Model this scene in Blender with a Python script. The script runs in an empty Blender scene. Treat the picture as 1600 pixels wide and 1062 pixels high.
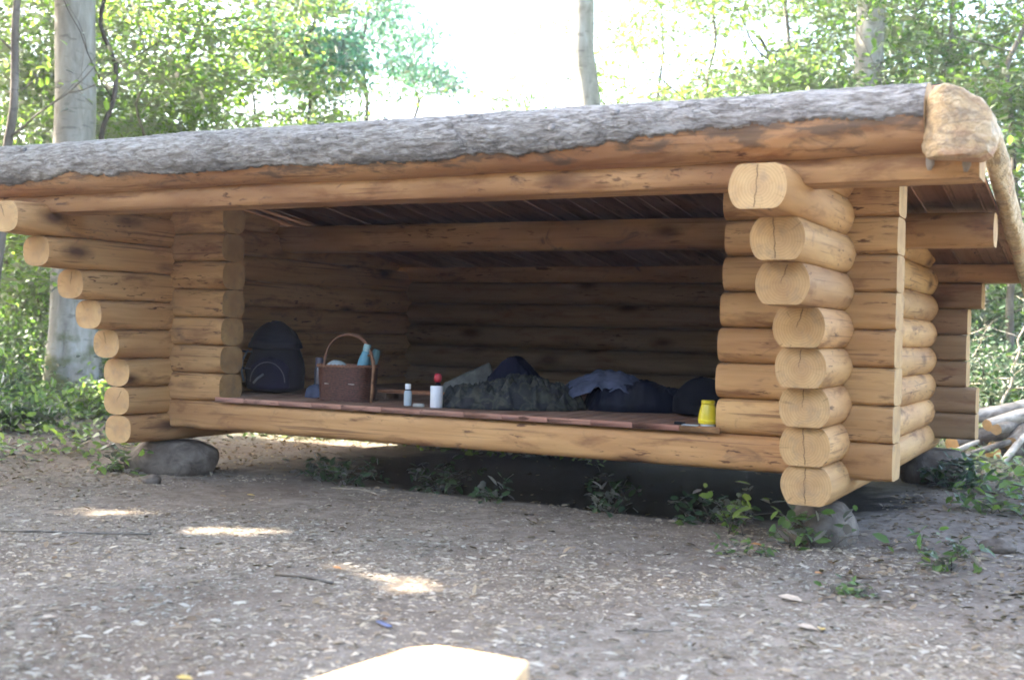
import bpy, math, random
import numpy as np
from mathutils import Vector, Matrix, noise
random.seed(7); RNG = np.random.default_rng(7)
S = bpy.context.scene
COL = S.collection
G = -0.375                                    # ground level (sill underside is z = 0)

# ------------------------------------------------------------------ camera
cam_d = bpy.data.cameras.new('camera'); cam = bpy.data.objects.new('camera', cam_d); COL.objects.link(cam)
YAW, PITCH, ROLL = 0.4849, -0.0073, 0.0228
cy, sy, cp, sp = math.cos(YAW), math.sin(YAW), math.cos(PITCH), math.sin(PITCH)
fwd = Vector((-sy*cp, cy*cp, sp)); rgt = Vector((cy, sy, 0)); up = rgt.cross(fwd)
r2 = math.cos(ROLL)*rgt + math.sin(ROLL)*up; u2 = -math.sin(ROLL)*rgt + math.cos(ROLL)*up
M = Matrix((r2, u2, -fwd)).transposed().to_4x4(); M.translation = Vector((1.1789, -6.9654, 0.8235))
cam.matrix_world = M
cam_d.sensor_width = 36; cam_d.lens = 1822.6/1600*36
cam_d.clip_end = 600; cam_d.clip_start = 0.05
cam_d.dof.use_dof = True; cam_d.dof.focus_distance = 8.3; cam_d.dof.aperture_fstop = 1.9
S.camera = cam

# ------------------------------------------------------------------ sky, sun, exposure
SUN = Vector((-0.72, -0.05, 0.70)).normalized()
w = bpy.data.worlds.new('World'); S.world = w; w.use_nodes = True
nt = w.node_tree; nt.nodes.clear()
sky = nt.nodes.new('ShaderNodeTexSky'); sky.sky_type = 'NISHITA'; sky.sun_disc = False
sky.sun_elevation = math.asin(SUN.z); sky.sun_rotation = math.atan2(SUN.x, SUN.y)
sky.air_density = 1.0; sky.dust_density = 3.5; sky.ozone_density = 1.0
bg = nt.nodes.new('ShaderNodeBackground'); bg.inputs['Strength'].default_value = 0.15
wo = nt.nodes.new('ShaderNodeOutputWorld')
nt.links.new(sky.outputs[0], bg.inputs[0]); nt.links.new(bg.outputs[0], wo.inputs[0])
sl = bpy.data.lights.new('sun', 'SUN'); sl.energy = 5.0; sl.angle = math.radians(0.5); sl.color = (1.0, .93, .82)
so = bpy.data.objects.new('sun', sl); COL.objects.link(so)
so.rotation_euler = SUN.to_track_quat('Z', 'Y').to_euler(); so.location = (8, 12, 30)
S.view_settings.view_transform = 'Standard'; S.view_settings.look = 'None'
S.view_settings.gamma = 1; S.view_settings.use_curve_mapping = False
S.view_settings.exposure = 3.4
S.render.engine = 'CYCLES'
S.cycles.max_bounces = 6; S.cycles.diffuse_bounces = 2; S.cycles.transmission_bounces = 4
S.cycles.filter_width = 1.7

# ------------------------------------------------------------------ helpers
def mesh_np(name, V, F, mat=None, smooth=False, midx=None):
    """V (n,3), F list of arrays/lists of same-length or mixed polygons"""
    me = bpy.data.meshes.new(name)
    V = np.asarray(V, dtype=np.float32)
    if isinstance(F, np.ndarray):
        nf, k = F.shape; loops = F.ravel(); starts = np.arange(nf)*k; tot = np.full(nf, k)
    else:
        tot = np.array([len(f) for f in F]); starts = np.concatenate(([0], np.cumsum(tot)[:-1])); loops = np.concatenate([np.asarray(f) for f in F]); nf = len(F)
    me.vertices.add(len(V)); me.vertices.foreach_set('co', V.ravel())
    me.loops.add(len(loops)); me.loops.foreach_set('vertex_index', loops.astype(np.int32))
    me.polygons.add(nf); me.polygons.foreach_set('loop_start', starts.astype(np.int32)); me.polygons.foreach_set('loop_total', tot.astype(np.int32))
    if mat is not None:
        for m_ in (mat if isinstance(mat, (list, tuple)) else [mat]): me.materials.append(m_)
    if midx is not None: me.polygons.foreach_set('material_index', np.asarray(midx, dtype=np.int32))
    me.update(calc_edges=True); me.validate()
    if smooth: me.polygons.foreach_set('use_smooth', np.ones(nf, dtype=bool))
    return me
def link(name, me, parent=None, loc=(0,0,0), rot=(0,0,0)):
    o = bpy.data.objects.new(name, me); COL.objects.link(o)
    o.location = loc; o.rotation_euler = rot
    if parent: o.parent = parent
    return o
def tag(o, label=None, cat=None, group=None, kind=None):
    if label: o['label'] = label
    if cat: o['category'] = cat
    if group: o['group'] = group
    if kind: o['kind'] = kind
    return o
def thing(name, label, cat, loc=(0,0,0), rotz=0, group=None):
    return tag(link(name, None, None, loc, (0,0,rotz)), label, cat, group)
def join(parts):
    """parts: list of (V,F) -> one (V,F list)"""
    Vs, Fs, n = [], [], 0
    for V, F in parts:
        V = np.asarray(V, float); Vs.append(V)
        for f in F: Fs.append([i+n for i in f])
        n += len(V)
    return np.concatenate(Vs), Fs
def box(x0,x1,y0,y1,z0,z1,b=0.0):
    if b <= 0:
        V = [(x,y,z) for x in (x0,x1) for y in (y0,y1) for z in (z0,z1)]
        return np.array(V,float), [[0,1,3,2],[4,6,7,5],[0,4,5,1],[2,3,7,6],[0,2,6,4],[1,5,7,3]]
    # chamfered along all edges (24 verts)
    V=[]; c=[(x0,x1),(y0,y1),(z0,z1)]
    idx={}
    for ix in (0,1):
        for iy in (0,1):
            for iz in (0,1):
                p=[c[0][ix],c[1][iy],c[2][iz]]; s=[1-2*ix,1-2*iy,1-2*iz]
                for ax in range(3):
                    q=[p[k]+(s[k]*b if k!=ax else 0) for k in range(3)]
                    idx[(ix,iy,iz,ax)]=len(V); V.append(q)
    F=[]
    for ax in range(3):
        o=[k for k in range(3) if k!=ax]
        for s in (0,1):
            f=[]
            for a,b2 in ((0,0),(1,0),(1,1),(0,1)):
                k=[0,0,0]; k[ax]=s; k[o[0]]=a; k[o[1]]=b2
                f.append(idx[(k[0],k[1],k[2],ax)])
            flip = (s==0) ^ (ax==1)
            F.append(f[::-1] if flip else f)
    for ax in range(3):
        o=[k for k in range(3) if k!=ax]
        for a in (0,1):
            for b2 in (0,1):
                k0=[0,0,0]; k1=[0,0,0]; k0[o[0]]=k1[o[0]]=a; k0[o[1]]=k1[o[1]]=b2; k1[ax]=1
                F.append([idx[(*k0,o[0])],idx[(*k1,o[0])],idx[(*k1,o[1])],idx[(*k0,o[1])]])
    for ix in (0,1):
        for iy in (0,1):
            for iz in (0,1): F.append([idx[(ix,iy,iz,0)],idx[(ix,iy,iz,1)],idx[(ix,iy,iz,2)]])
    return np.array(V,float), F
def tube(pts, radii, n=8, cap=True, twist=0):
    pts=[Vector(p) for p in pts]; V=[]; F=[]
    N=len(pts); ref=Vector((0,0,1)) if abs((pts[-1]-pts[0]).normalized().z)<.9 else Vector((1,0,0))
    for i,p in enumerate(pts):
        d=(pts[min(i+1,N-1)]-pts[max(i-1,0)]).normalized()
        a=d.cross(ref)
        if a.length<1e-4: a=d.orthogonal()
        a.normalize(); b=d.cross(a).normalized(); ref = a.cross(d).normalized()
        r=radii[i] if hasattr(radii,'__len__') else radii
        for k in range(n):
            t=2*math.pi*k/n+twist*i; V.append(tuple(p+(a*math.cos(t)+b*math.sin(t))*r))
    for i in range(N-1):
        for k in range(n):
            k2=(k+1)%n; F.append([i*n+k,i*n+k2,(i+1)*n+k2,(i+1)*n+k])
    if cap: F.append(list(range(n))[::-1]); F.append([(N-1)*n+k for k in range(n)])
    return np.array(V), F
def lathe(prof, n=24, sx=1, sy=1):
    V=[];F=[]
    for r,z in prof:
        for k in range(n):
            t=2*math.pi*k/n; V.append((r*math.cos(t)*sx, r*math.sin(t)*sy, z))
    for i in range(len(prof)-1):
        for k in range(n):
            k2=(k+1)%n; F.append([i*n+k,i*n+k2,(i+1)*n+k2,(i+1)*n+k])
    F.append(list(range(n))[::-1]); F.append([(len(prof)-1)*n+k for k in range(n)])
    return np.array(V),F
def obj(name, VF, mat, parent=None, smooth=True, loc=(0,0,0), rot=(0,0,0), sharp=None):
    me = mesh_np(name, VF[0], VF[1], mat, smooth)
    if sharp:
        try: me.set_sharp_from_angle(angle=math.radians(sharp))
        except Exception: pass
    return link(name, me, parent, loc, rot)
def fnoise(x,y,z): return noise.noise(Vector((x,y,z)))
def scatter(tv, tf, P, RZ, SC, tilt=None, normal=None):
    """many copies of a small template merged into arrays; tv (m,3), tf (f,k)"""
    tv=np.asarray(tv,float); tf=np.asarray(tf); n=len(P); m=len(tv)
    sc = SC if SC.ndim==2 else SC[:,None]*np.ones((1,3))
    V = tv[None]*sc[:,None,:]
    if tilt is not None:
        ax,ay=tilt
        c,s=np.cos(ax)[:,None],np.sin(ax)[:,None]
        y=V[:,:,1]*c-V[:,:,2]*s; z=V[:,:,1]*s+V[:,:,2]*c; V=np.stack([V[:,:,0],y,z],2)
        c,s=np.cos(ay)[:,None],np.sin(ay)[:,None]
        x=V[:,:,0]*c+V[:,:,2]*s; z=-V[:,:,0]*s+V[:,:,2]*c; V=np.stack([x,V[:,:,1],z],2)
    c,s=np.cos(RZ)[:,None],np.sin(RZ)[:,None]
    x=V[:,:,0]*c-V[:,:,1]*s; y=V[:,:,0]*s+V[:,:,1]*c
    V=np.stack([x,y,V[:,:,2]],2)+np.asarray(P)[:,None,:]
    F=(tf[None]+(np.arange(n)*m)[:,None,None]).reshape(-1,tf.shape[1])
    return V.reshape(-1,3),F

# ------------------------------------------------------------------ materials
def new_mat(name):
    m=bpy.data.materials.new(name); m.use_nodes=True; t=m.node_tree
    return m,t,t.nodes['Principled BSDF']
def N(t,ty,**kw):
    n=t.nodes.new(ty)
    for k,v in kw.items():
        if k in n.inputs: n.inputs[k].default_value=v
        else: setattr(n,k,v)
    return n
def ramp(t, src, stops):
    r=t.nodes.new('ShaderNodeValToRGB'); e=r.color_ramp.elements
    while len(e)<len(stops): e.new(.5)
    for el,(p,c) in zip(e,stops): el.position=p; el.color=(*c,1) if len(c)==3 else c
    t.links.new(src,r.inputs[0]); return r.outputs[0]
def mixc(t, fac, a, b, mode='MIX'):
    m=t.nodes.new('ShaderNodeMix'); m.data_type='RGBA'; m.blend_type=mode
    for i,v in ((0,fac),(6,a),(7,b)):
        if hasattr(v,'links'): t.links.new(v,m.inputs[i])
        else: m.inputs[i].default_value = v if i==0 else (*v,1)
    return m.outputs[2]
def nz(t, co, scale, detail=4, rough=.6, dist=0, d3=None):
    mp=None
    if isinstance(scale,(tuple,list)):
        mp=N(t,'ShaderNodeMapping'); mp.inputs['Scale'].default_value=scale; t.links.new(co,mp.inputs[0]); co=mp.outputs[0]; scale=1
    n=N(t,'ShaderNodeTexNoise',Scale=scale,Detail=detail,Roughness=rough,Distortion=dist); t.links.new(co,n.inputs['Vector']); return n.outputs['Fac']
def bump(t, bs, h, strength=.3, dist=.01):
    b=N(t,'ShaderNodeBump',Strength=strength,Distance=dist); t.links.new(h,b.inputs['Height']); t.links.new(b.outputs[0],bs.inputs['Normal'])
def rnd_co(t):
    tc=N(t,'ShaderNodeTexCoord'); oi=N(t,'ShaderNodeObjectInfo')
    ad=N(t,'ShaderNodeVectorMath',operation='MULTIPLY_ADD'); t.links.new(tc.outputs['Object'],ad.inputs[0]); ad.inputs[1].default_value=(1,1,1)
    mu=N(t,'ShaderNodeMath',operation='MULTIPLY'); t.links.new(oi.outputs['Random'],mu.inputs[0]); mu.inputs[1].default_value=37.0
    t.links.new(mu.outputs[0],ad.inputs[2]); return ad.outputs[0], oi.outputs['Random'], tc.outputs['Object']
def simple(name, col, rough=.6, var=.15, scale=20, metal=0, bumps=0, coat=0):
    m,t,b=new_mat(name); tc=N(t,'ShaderNodeTexCoord')
    f=nz(t,tc.outputs['Object'],scale)
    lo=tuple(c*(1-var) for c in col); hi=tuple(min(1,c*(1+var)) for c in col)
    t.links.new(ramp(t,f,[(.3,lo),(.7,hi)]),b.inputs['Base Color'])
    b.inputs['Roughness'].default_value=rough; b.inputs['Metallic'].default_value=metal
    if bumps: bump(t,b,f,bumps,.004)
    if 'navy' in name or 'cloth' in name: b.inputs['Specular IOR Level'].default_value=.12
    return m

SPEC=.22
def wood_mat(name, light=(.66,.42,.20), dark=(.46,.27,.12), red=(.36,.16,.08), dirt=.5, patch=.5):
    m,t,b=new_mat(name); co,rn,oc=rnd_co(t)
    grain=nz(t,co,(1.1,16,16),6,.6,.6)
    c=ramp(t,grain,[(.25,dark),(.62,light)])
    broad=nz(t,co,(.7,3.0,3.0),3,.5)
    c=mixc(t,ramp(t,broad,[(.40,(0,0,0)),(.72,(dirt,)*3)]),c,red)
    # object to object tint
    tint=ramp(t,rn,[(0,(.76,.70,.66)),(.35,(1.0,.95,.86)),(.7,(.90,.80,.72)),(1,(1.08,1.02,.96))])
    c=mixc(t,1.0,c,tint,'MULTIPLY')
    # left-over bast: long reddish brown streaks
    st=nz(t,co,(2.3,9,9),5,.62,.3)
    c=mixc(t,ramp(t,st,[(.54,(0,0,0)),(.68,(.70,)*3)]),c,(.19,.08,.038))
    ck=nz(t,co,(.9,58,58),3,.5,.3); cg=nz(t,co,(.8,3,3),2,.5)
    cm=N(t,'ShaderNodeMath',operation='MULTIPLY'); t.links.new(ramp(t,ck,[(.60,(0,0,0)),(.66,(1,1,1))]),cm.inputs[0]); t.links.new(ramp(t,cg,[(.44,(0,0,0)),(.56,(.7,)*3)]),cm.inputs[1])
    c=mixc(t,cm.outputs[0],c,(.17,.08,.04))
    bl=nz(t,co,(3.2,5,5),6,.7,.8)
    c=mixc(t,ramp(t,bl,[(.60,(0,0,0)),(.70,(patch,)*3)]),c,(.12,.07,.05))
    # short dark dashes
    ds=nz(t,co,(7,36,36),3,.6,.4)
    gate=nz(t,co,(1.6,5,5),2,.5)
    mm=N(t,'ShaderNodeMath',operation='MULTIPLY'); t.links.new(ramp(t,ds,[(.60,(0,0,0)),(.66,(.92,)*3)]),mm.inputs[0]); t.links.new(ramp(t,gate,[(.48,(0,0,0)),(.58,(1,1,1))]),mm.inputs[1])
    c=mixc(t,mm.outputs[0],c,(.10,.045,.025))
    # knots
    mp=N(t,'ShaderNodeMapping'); mp.inputs['Scale'].default_value=(2.2,5.5,5.5); t.links.new(co,mp.inputs[0])
    nd=N(t,'ShaderNodeTexNoise',Scale=6.0,Detail=2.0); t.links.new(mp.outputs[0],nd.inputs['Vector'])
    ad=N(t,'ShaderNodeVectorMath',operation='MULTIPLY_ADD'); t.links.new(nd.outputs['Color'],ad.inputs[0]); ad.inputs[1].default_value=(.12,.12,.12); t.links.new(mp.outputs[0],ad.inputs[2])
    vo=N(t,'ShaderNodeTexVoronoi',Scale=.55); t.links.new(ad.outputs[0],vo.inputs['Vector'])
    c=mixc(t,ramp(t,vo.outputs['Distance'],[(.06,(.95,)*3),(.12,(.55,)*3),(.22,(0,0,0))]),c,(.10,.045,.025))
    t.links.new(c,b.inputs['Base Color']); b.inputs['Roughness'].default_value=.62; b.inputs['Specular IOR Level'].default_value=SPEC
    fine=nz(t,co,(6,70,70),4,.6)
    bump(t,b,fine,.35,.004)
    return m
def end_mat(name, light=(.62,.43,.23), dark=(.48,.30,.14), crack=True):
    m,t,b=new_mat(name); co,rn,oc=rnd_co(t)
    sp_=N(t,'ShaderNodeSeparateXYZ'); t.links.new(oc,sp_.inputs[0])
    cb=N(t,'ShaderNodeCombineXYZ'); t.links.new(sp_.outputs['Y'],cb.inputs[0]); t.links.new(sp_.outputs['Z'],cb.inputs[1])
    nn=N(t,'ShaderNodeTexNoise',Scale=9.0,Detail=3.0); t.links.new(co,nn.inputs['Vector'])
    ad=N(t,'ShaderNodeVectorMath',operation='MULTIPLY_ADD'); t.links.new(nn.outputs['Color'],ad.inputs[0]); ad.inputs[1].default_value=(.012,.012,.012); t.links.new(cb.outputs[0],ad.inputs[2])
    ln=N(t,'ShaderNodeVectorMath',operation='LENGTH'); t.links.new(ad.outputs[0],ln.inputs[0])
    mu=N(t,'ShaderNodeMath',operation='MULTIPLY'); t.links.new(ln.outputs['Value'],mu.inputs[0]); mu.inputs[1].default_value=430
    sn=N(t,'ShaderNodeMath',operation='SINE'); t.links.new(mu.outputs[0],sn.inputs[0])
    rings=ramp(t,sn.outputs[0],[(0,(.86,)*3),(1,(1.0,)*3)])
    c=ramp(t,nz(t,co,7,4),[(.3,dark),(.7,light)])
    c=mixc(t,1,c,rings,'MULTIPLY')
    at=N(t,'ShaderNodeVectorMath',operation='NORMALIZE'); t.links.new(ad.outputs[0],at.inputs[0])
    rd=N(t,'ShaderNodeTexNoise',Scale=11.0,Detail=2.0); rv=N(t,'ShaderNodeVectorMath',operation='ADD'); t.links.new(at.outputs[0],rv.inputs[0])
    ow=N(t,'ShaderNodeCombineXYZ'); mo=N(t,'ShaderNodeMath',operation='MULTIPLY'); t.links.new(rn,mo.inputs[0]); mo.inputs[1].default_value=40; t.links.new(mo.outputs[0],ow.inputs[2]); t.links.new(ow.outputs[0],rv.inputs[1]); t.links.new(rv.outputs[0],rd.inputs['Vector'])
    rg=N(t,'ShaderNodeMapRange'); rg.inputs['From Min'].default_value=.02; rg.inputs['From Max'].default_value=.10; t.links.new(ln.outputs['Value'],rg.inputs[0])
    rm=N(t,'ShaderNodeMath',operation='MULTIPLY'); t.links.new(rg.outputs[0],rm.inputs[0]); t.links.new(ramp(t,rd.outputs['Fac'],[(.66,(0,0,0)),(.70,(.55,)*3)]),rm.inputs[1])
    c=mixc(t,rm.outputs[0],c,(.14,.085,.045))
    hr=N(t,'ShaderNodeMapRange'); hr.inputs['From Min'].default_value=.035; hr.inputs['From Max'].default_value=.075; hr.inputs['To Min'].default_value=.28; hr.inputs['To Max'].default_value=0; t.links.new(ln.outputs['Value'],hr.inputs[0])
    c=mixc(t,hr.outputs[0],c,(.36,.20,.10))
    gw=nz(t,co,(3,12,12),5,.65); c=mixc(t,ramp(t,gw,[(.52,(0,0,0)),(.68,(.4,)*3)]),c,(.25,.19,.14))
    tint=ramp(t,rn,[(0,(.82,.78,.74)),(.5,(1,1,1)),(1,(.9,.85,.78))]); c=mixc(t,1,c,tint,'MULTIPLY')
    t.links.new(c,b.inputs['Base Color']); b.inputs['Roughness'].default_value=.75; b.inputs['Specular IOR Level'].default_value=SPEC
    saw=nz(t,oc,(60,4,90),3,.5); bump(t,b,saw,.3,.003)
    return m
W_LOG=wood_mat('peeled_log_wood',light=(.64,.41,.195),dark=(.45,.265,.115),red=(.34,.155,.07)); W_END=end_mat('log_end_grain',light=(.65,.425,.205),dark=(.50,.30,.135))
W_BEAM=wood_mat('front_beam_wood',light=(.60,.38,.19),dark=(.38,.22,.10),red=(.22,.105,.055),dirt=.9,patch=.85)
W_IN=wood_mat('inner_board_wood',light=(.58,.37,.24),dark=(.40,.24,.155),red=(.31,.15,.10),dirt=.7)
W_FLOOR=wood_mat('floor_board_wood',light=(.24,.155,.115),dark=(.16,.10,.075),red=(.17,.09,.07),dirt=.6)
W_SHADED=wood_mat('shaded_back_wall_wood',light=(.35,.245,.15),dark=(.23,.155,.09),red=(.19,.115,.075),dirt=.6)  # darker log wood: shade of the interior put into the back wall colour
W_EDGE=wood_mat('edge_board_wood',light=(.52,.30,.22),dark=(.40,.20,.15),red=(.42,.19,.14),dirt=.5)
CRACK=simple('drying_crack',(.10,.06,.035),.9)

def bark_mat():
    m,t,b=new_mat('spruce_bark'); co,rn,oc=rnd_co(t)
    n1=nz(t,co,(6,20,20),7,.72,1.4)
    c=ramp(t,n1,[(.30,(.11,.095,.08)),(.44,(.21,.185,.16)),(.56,(.31,.285,.255)),(.74,(.46,.43,.395))])
    sp2=nz(t,co,(11,46,46),4,.65,.6); c=mixc(t,1,c,ramp(t,sp2,[(.36,(.50,.46,.42)),(.56,(1.1,)*3)]),'MULTIPLY')
    n2=nz(t,co,(1.0,3,3),4,.6)
    c=mixc(t,ramp(t,n2,[(.54,(0,0,0)),(.74,(.55,)*3)]),c,(.13,.09,.07))
    mp=N(t,'ShaderNodeMapping'); mp.inputs['Scale'].default_value=(8,20,20); t.links.new(co,mp.inputs[0])
    wn=N(t,'ShaderNodeTexNoise',Scale=2.2,Detail=4.0); t.links.new(mp.outputs[0],wn.inputs['Vector'])
    wa=N(t,'ShaderNodeVectorMath',operation='MULTIPLY_ADD'); t.links.new(wn.outputs['Color'],wa.inputs[0]); wa.inputs[1].default_value=(1.4,1.4,1.4); t.links.new(mp.outputs[0],wa.inputs[2])
    vo=N(t,'ShaderNodeTexVoronoi',Scale=1.0,feature='DISTANCE_TO_EDGE'); t.links.new(wa.outputs[0],vo.inputs['Vector'])
    gate=nz(t,co,(1.6,5,5),3,.5)
    ml=N(t,'ShaderNodeMath',operation='MULTIPLY'); t.links.new(ramp(t,vo.outputs['Distance'],[(.0,(1,1,1)),(.07,(0,0,0))]),ml.inputs[0]); t.links.new(ramp(t,gate,[(.45,(0,)*3),(.68,(.6,)*3)]),ml.inputs[1])
    c=mixc(t,ml.outputs[0],c,(.06,.048,.04))
    tc2=N(t,'ShaderNodeTexCoord'); sx=N(t,'ShaderNodeSeparateXYZ'); t.links.new(tc2.outputs['Object'],sx.inputs[0])
    mr=N(t,'ShaderNodeMapRange'); mr.inputs['From Min'].default_value=.03; mr.inputs['From Max'].default_value=-.12; t.links.new(sx.outputs['Z'],mr.inputs[0])
    lw=N(t,'ShaderNodeMath',operation='MULTIPLY'); t.links.new(mr.outputs[0],lw.inputs[0]); t.links.new(ramp(t,nz(t,co,(4,9,9),5,.7),[(.42,(0,0,0)),(.58,(.9,)*3)]),lw.inputs[1])
    c=mixc(t,lw.outputs[0],c,(.045,.038,.033))     # dark fringe along the torn bark edge, with underside shade painted in
    t.links.new(c,b.inputs['Base Color']); b.inputs['Roughness'].default_value=.7
    hh=N(t,'ShaderNodeMath',operation='SUBTRACT'); t.links.new(n1,hh.inputs[0]); t.links.new(ml.outputs[0],hh.inputs[1])
    bump(t,b,hh.outputs[0],.9,.014)
    return m
BARK=bark_mat()
def add_patches(m):
    t=m.node_tree; b=t.nodes['Principled BSDF']; l=b.inputs['Base Color'].links[0]; src=l.from_socket; tc=N(t,'ShaderNodeTexCoord')
    n=nz(t,tc.outputs['Object'],(4.5,11,11),5,.65,.5)
    sx=N(t,'ShaderNodeSeparateXYZ'); t.links.new(tc.outputs['Object'],sx.inputs[0])
    mr=N(t,'ShaderNodeMapRange'); mr.inputs['From Min'].default_value=-.17; mr.inputs['From Max'].default_value=-.07; mr.inputs['To Min'].default_value=.0; mr.inputs['To Max'].default_value=.16; t.links.new(sx.outputs['Z'],mr.inputs[0])
    ad=N(t,'ShaderNodeMath',operation='ADD'); t.links.new(n,ad.inputs[0]); t.links.new(mr.outputs[0],ad.inputs[1])
    c=mixc(t,ramp(t,ad.outputs[0],[(.60,(0,0,0)),(.72,(.75,)*3)]),src,(.11,.08,.06)); t.links.new(c,b.inputs['Base Color'])
W_PEEL=wood_mat('peeled_underside_wood',light=(.55,.35,.19),dark=(.40,.23,.12),red=(.33,.17,.09),dirt=1.0)
add_patches(W_PEEL)
def hewn_mat():
    m,t,b=new_mat('hewn_verge_wood'); co,rn,oc=rnd_co(t)
    n1=nz(t,co,(7,7,7),6,.65,.8)
    c=ramp(t,n1,[(.3,(.32,.20,.10)),(.5,(.56,.39,.21)),(.7,(.68,.54,.36))])
    n2=nz(t,co,(5,5,11),5,.6,1.6)
    c=mixc(t,ramp(t,n2,[(.50,(0,0,0)),(.66,(.6,)*3)]),c,(.17,.115,.08))
    n3=nz(t,co,(2,4,4),2,.5)
    c=mixc(t,ramp(t,n3,[(.58,(0,0,0)),(.7,(.55,)*3)]),c,(.45,.17,.09))
    t.links.new(c,b.inputs['Base Color']); b.inputs['Roughness'].default_value=.6
    g1=nz(t,co,(30,5,34),4,.6,1.2); l=b.inputs['Base Color'].links[0].from_socket
    l=mixc(t,ramp(t,g1,[(.58,(0,0,0)),(.68,(.45,)*3)]),l,(.22,.135,.08)); t.links.new(l,b.inputs['Base Color'])
    ad=N(t,'ShaderNodeMath',operation='ADD'); t.links.new(n1,ad.inputs[0]); t.links.new(g1,ad.inputs[1])
    bump(t,b,ad.outputs[0],.8,.02); return m
HEWN=hewn_mat()

def trunk_mat(name, a, b_, c_, moss=0.0, mosstop=1.0, sc=(6,6,2)):
    m,t,b=new_mat(name); tc=N(t,'ShaderNodeTexCoord'); co=tc.outputs['Object']
    n1=nz(t,co,sc,6,.65,.5); c=ramp(t,n1,[(.3,a),(.5,b_),(.7,c_)])
    n2=nz(t,co,(1.6,1.6,.9),3,.5)
    c=mixc(t,ramp(t,n2,[(.52,(0,0,0)),(.7,(.6,)*3)]),c,tuple(x*.6 for x in b_))
    n3=nz(t,co,(3,3,14),3,.6)
    c=mixc(t,ramp(t,n3,[(.60,(0,0,0)),(.68,(.5,)*3)]),c,tuple(x*.45 for x in a))
    if moss>0:
        sx=N(t,'ShaderNodeSeparateXYZ'); t.links.new(co,sx.inputs[0])
        mr=N(t,'ShaderNodeMapRange'); mr.inputs['From Min'].default_value=0; mr.inputs['From Max'].default_value=mosstop; mr.inputs['To Min'].default_value=moss; mr.inputs['To Max'].default_value=0
        t.links.new(sx.outputs['Z'],mr.inputs[0])
        ad=N(t,'ShaderNodeMath',operation='ADD'); t.links.new(mr.outputs[0],ad.inputs[0]); t.links.new(nz(t,co,3.5,4),ad.inputs[1])
        c=mixc(t,ramp(t,ad.outputs[0],[(.72,(0,0,0)),(.9,(.85,)*3)]),c,(.10,.11,.035))
    t.links.new(c,b.inputs['Base Color']); b.inputs['Roughness'].default_value=.85; b.inputs['Specular IOR Level'].default_value=.15
    bump(t,b,n1,.8,.02); return m
T_BEECH=trunk_mat('grey_beech_bark',(.19,.17,.14),(.31,.285,.24),(.40,.38,.34),moss=.45,mosstop=1.6)
T_DARK=trunk_mat('dark_branch_bark',(.045,.035,.028),(.085,.068,.052),(.13,.11,.09))
T_MID=trunk_mat('brown_trunk_bark',(.09,.075,.06),(.17,.145,.12),(.25,.22,.19))

def leaf_mat(name, cols, trans=.5, rough=.55, gloss=True):
    m,t,b=new_mat(name); t.nodes.remove(b)
    ge=N(t,'ShaderNodeNewGeometry'); tc=N(t,'ShaderNodeTexCoord')
    k=len(cols)
    c=ramp(t,ge.outputs['Random Per Island'],[(i/(k-1),cc) for i,cc in enumerate(cols)])
    n=nz(t,tc.outputs['Object'],.8,3)
    c=mixc(t,1,c,ramp(t,n,[(.35,(.75,.8,.8)),(.65,(1.15,1.1,1.0))]),'MULTIPLY')
    d=N(t,'ShaderNodeBsdfDiffuse'); tr=N(t,'ShaderNodeBsdfTranslucent'); gl=N(t,'ShaderNodeBsdfGlossy'); gl.inputs['Roughness'].default_value=rough
    t.links.new(c,d.inputs['Color'])
    t.links.new(mixc(t,1,c,(1.25,1.42,.8),'MULTIPLY'),tr.inputs['Color'])
    mx=N(t,'ShaderNodeMixShader'); mx.inputs[0].default_value=trans; t.links.new(d.outputs[0],mx.inputs[1]); t.links.new(tr.outputs[0],mx.inputs[2])
    fr=N(t,'ShaderNodeFresnel'); fr.inputs['IOR'].default_value=1.35
    m2=N(t,'ShaderNodeMixShader'); t.links.new(fr.outputs[0],m2.inputs[0]); t.links.new(mx.outputs[0],m2.inputs[1]); t.links.new(gl.outputs[0],m2.inputs[2]); gl.inputs['Color'].default_value=(.6,.6,.6,1)
    t.links.new((m2 if gloss else mx).outputs[0],t.nodes['Material Output'].inputs['Surface'])
    return m
L_BRIGHT=leaf_mat('fresh_beech_leaves',[(.15,.24,.05),(.21,.31,.075),(.28,.36,.10),(.12,.20,.06)],.6)
L_MID=leaf_mat('mid_green_leaves',[(.11,.19,.06),(.17,.26,.075),(.09,.16,.06),(.24,.31,.08)],.58)
L_TEAL=leaf_mat('bluish_needle_clumps',[(.10,.24,.20),(.15,.31,.26),(.08,.19,.155)],.5)
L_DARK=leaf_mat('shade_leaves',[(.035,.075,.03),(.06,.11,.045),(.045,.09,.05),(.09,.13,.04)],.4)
L_LITTER=leaf_mat('dry_leaf_litter',[(.19,.14,.10),(.28,.215,.155),(.13,.09,.065),(.36,.30,.23),(.22,.17,.13)],.1,gloss=False)
L_CHIP=leaf_mat('wood_chips',[(.19,.155,.12),(.30,.25,.195),(.52,.46,.385),(.26,.215,.17),(.11,.088,.065),(.40,.34,.265),(.20,.135,.09)],.0,.7,False)

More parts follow.
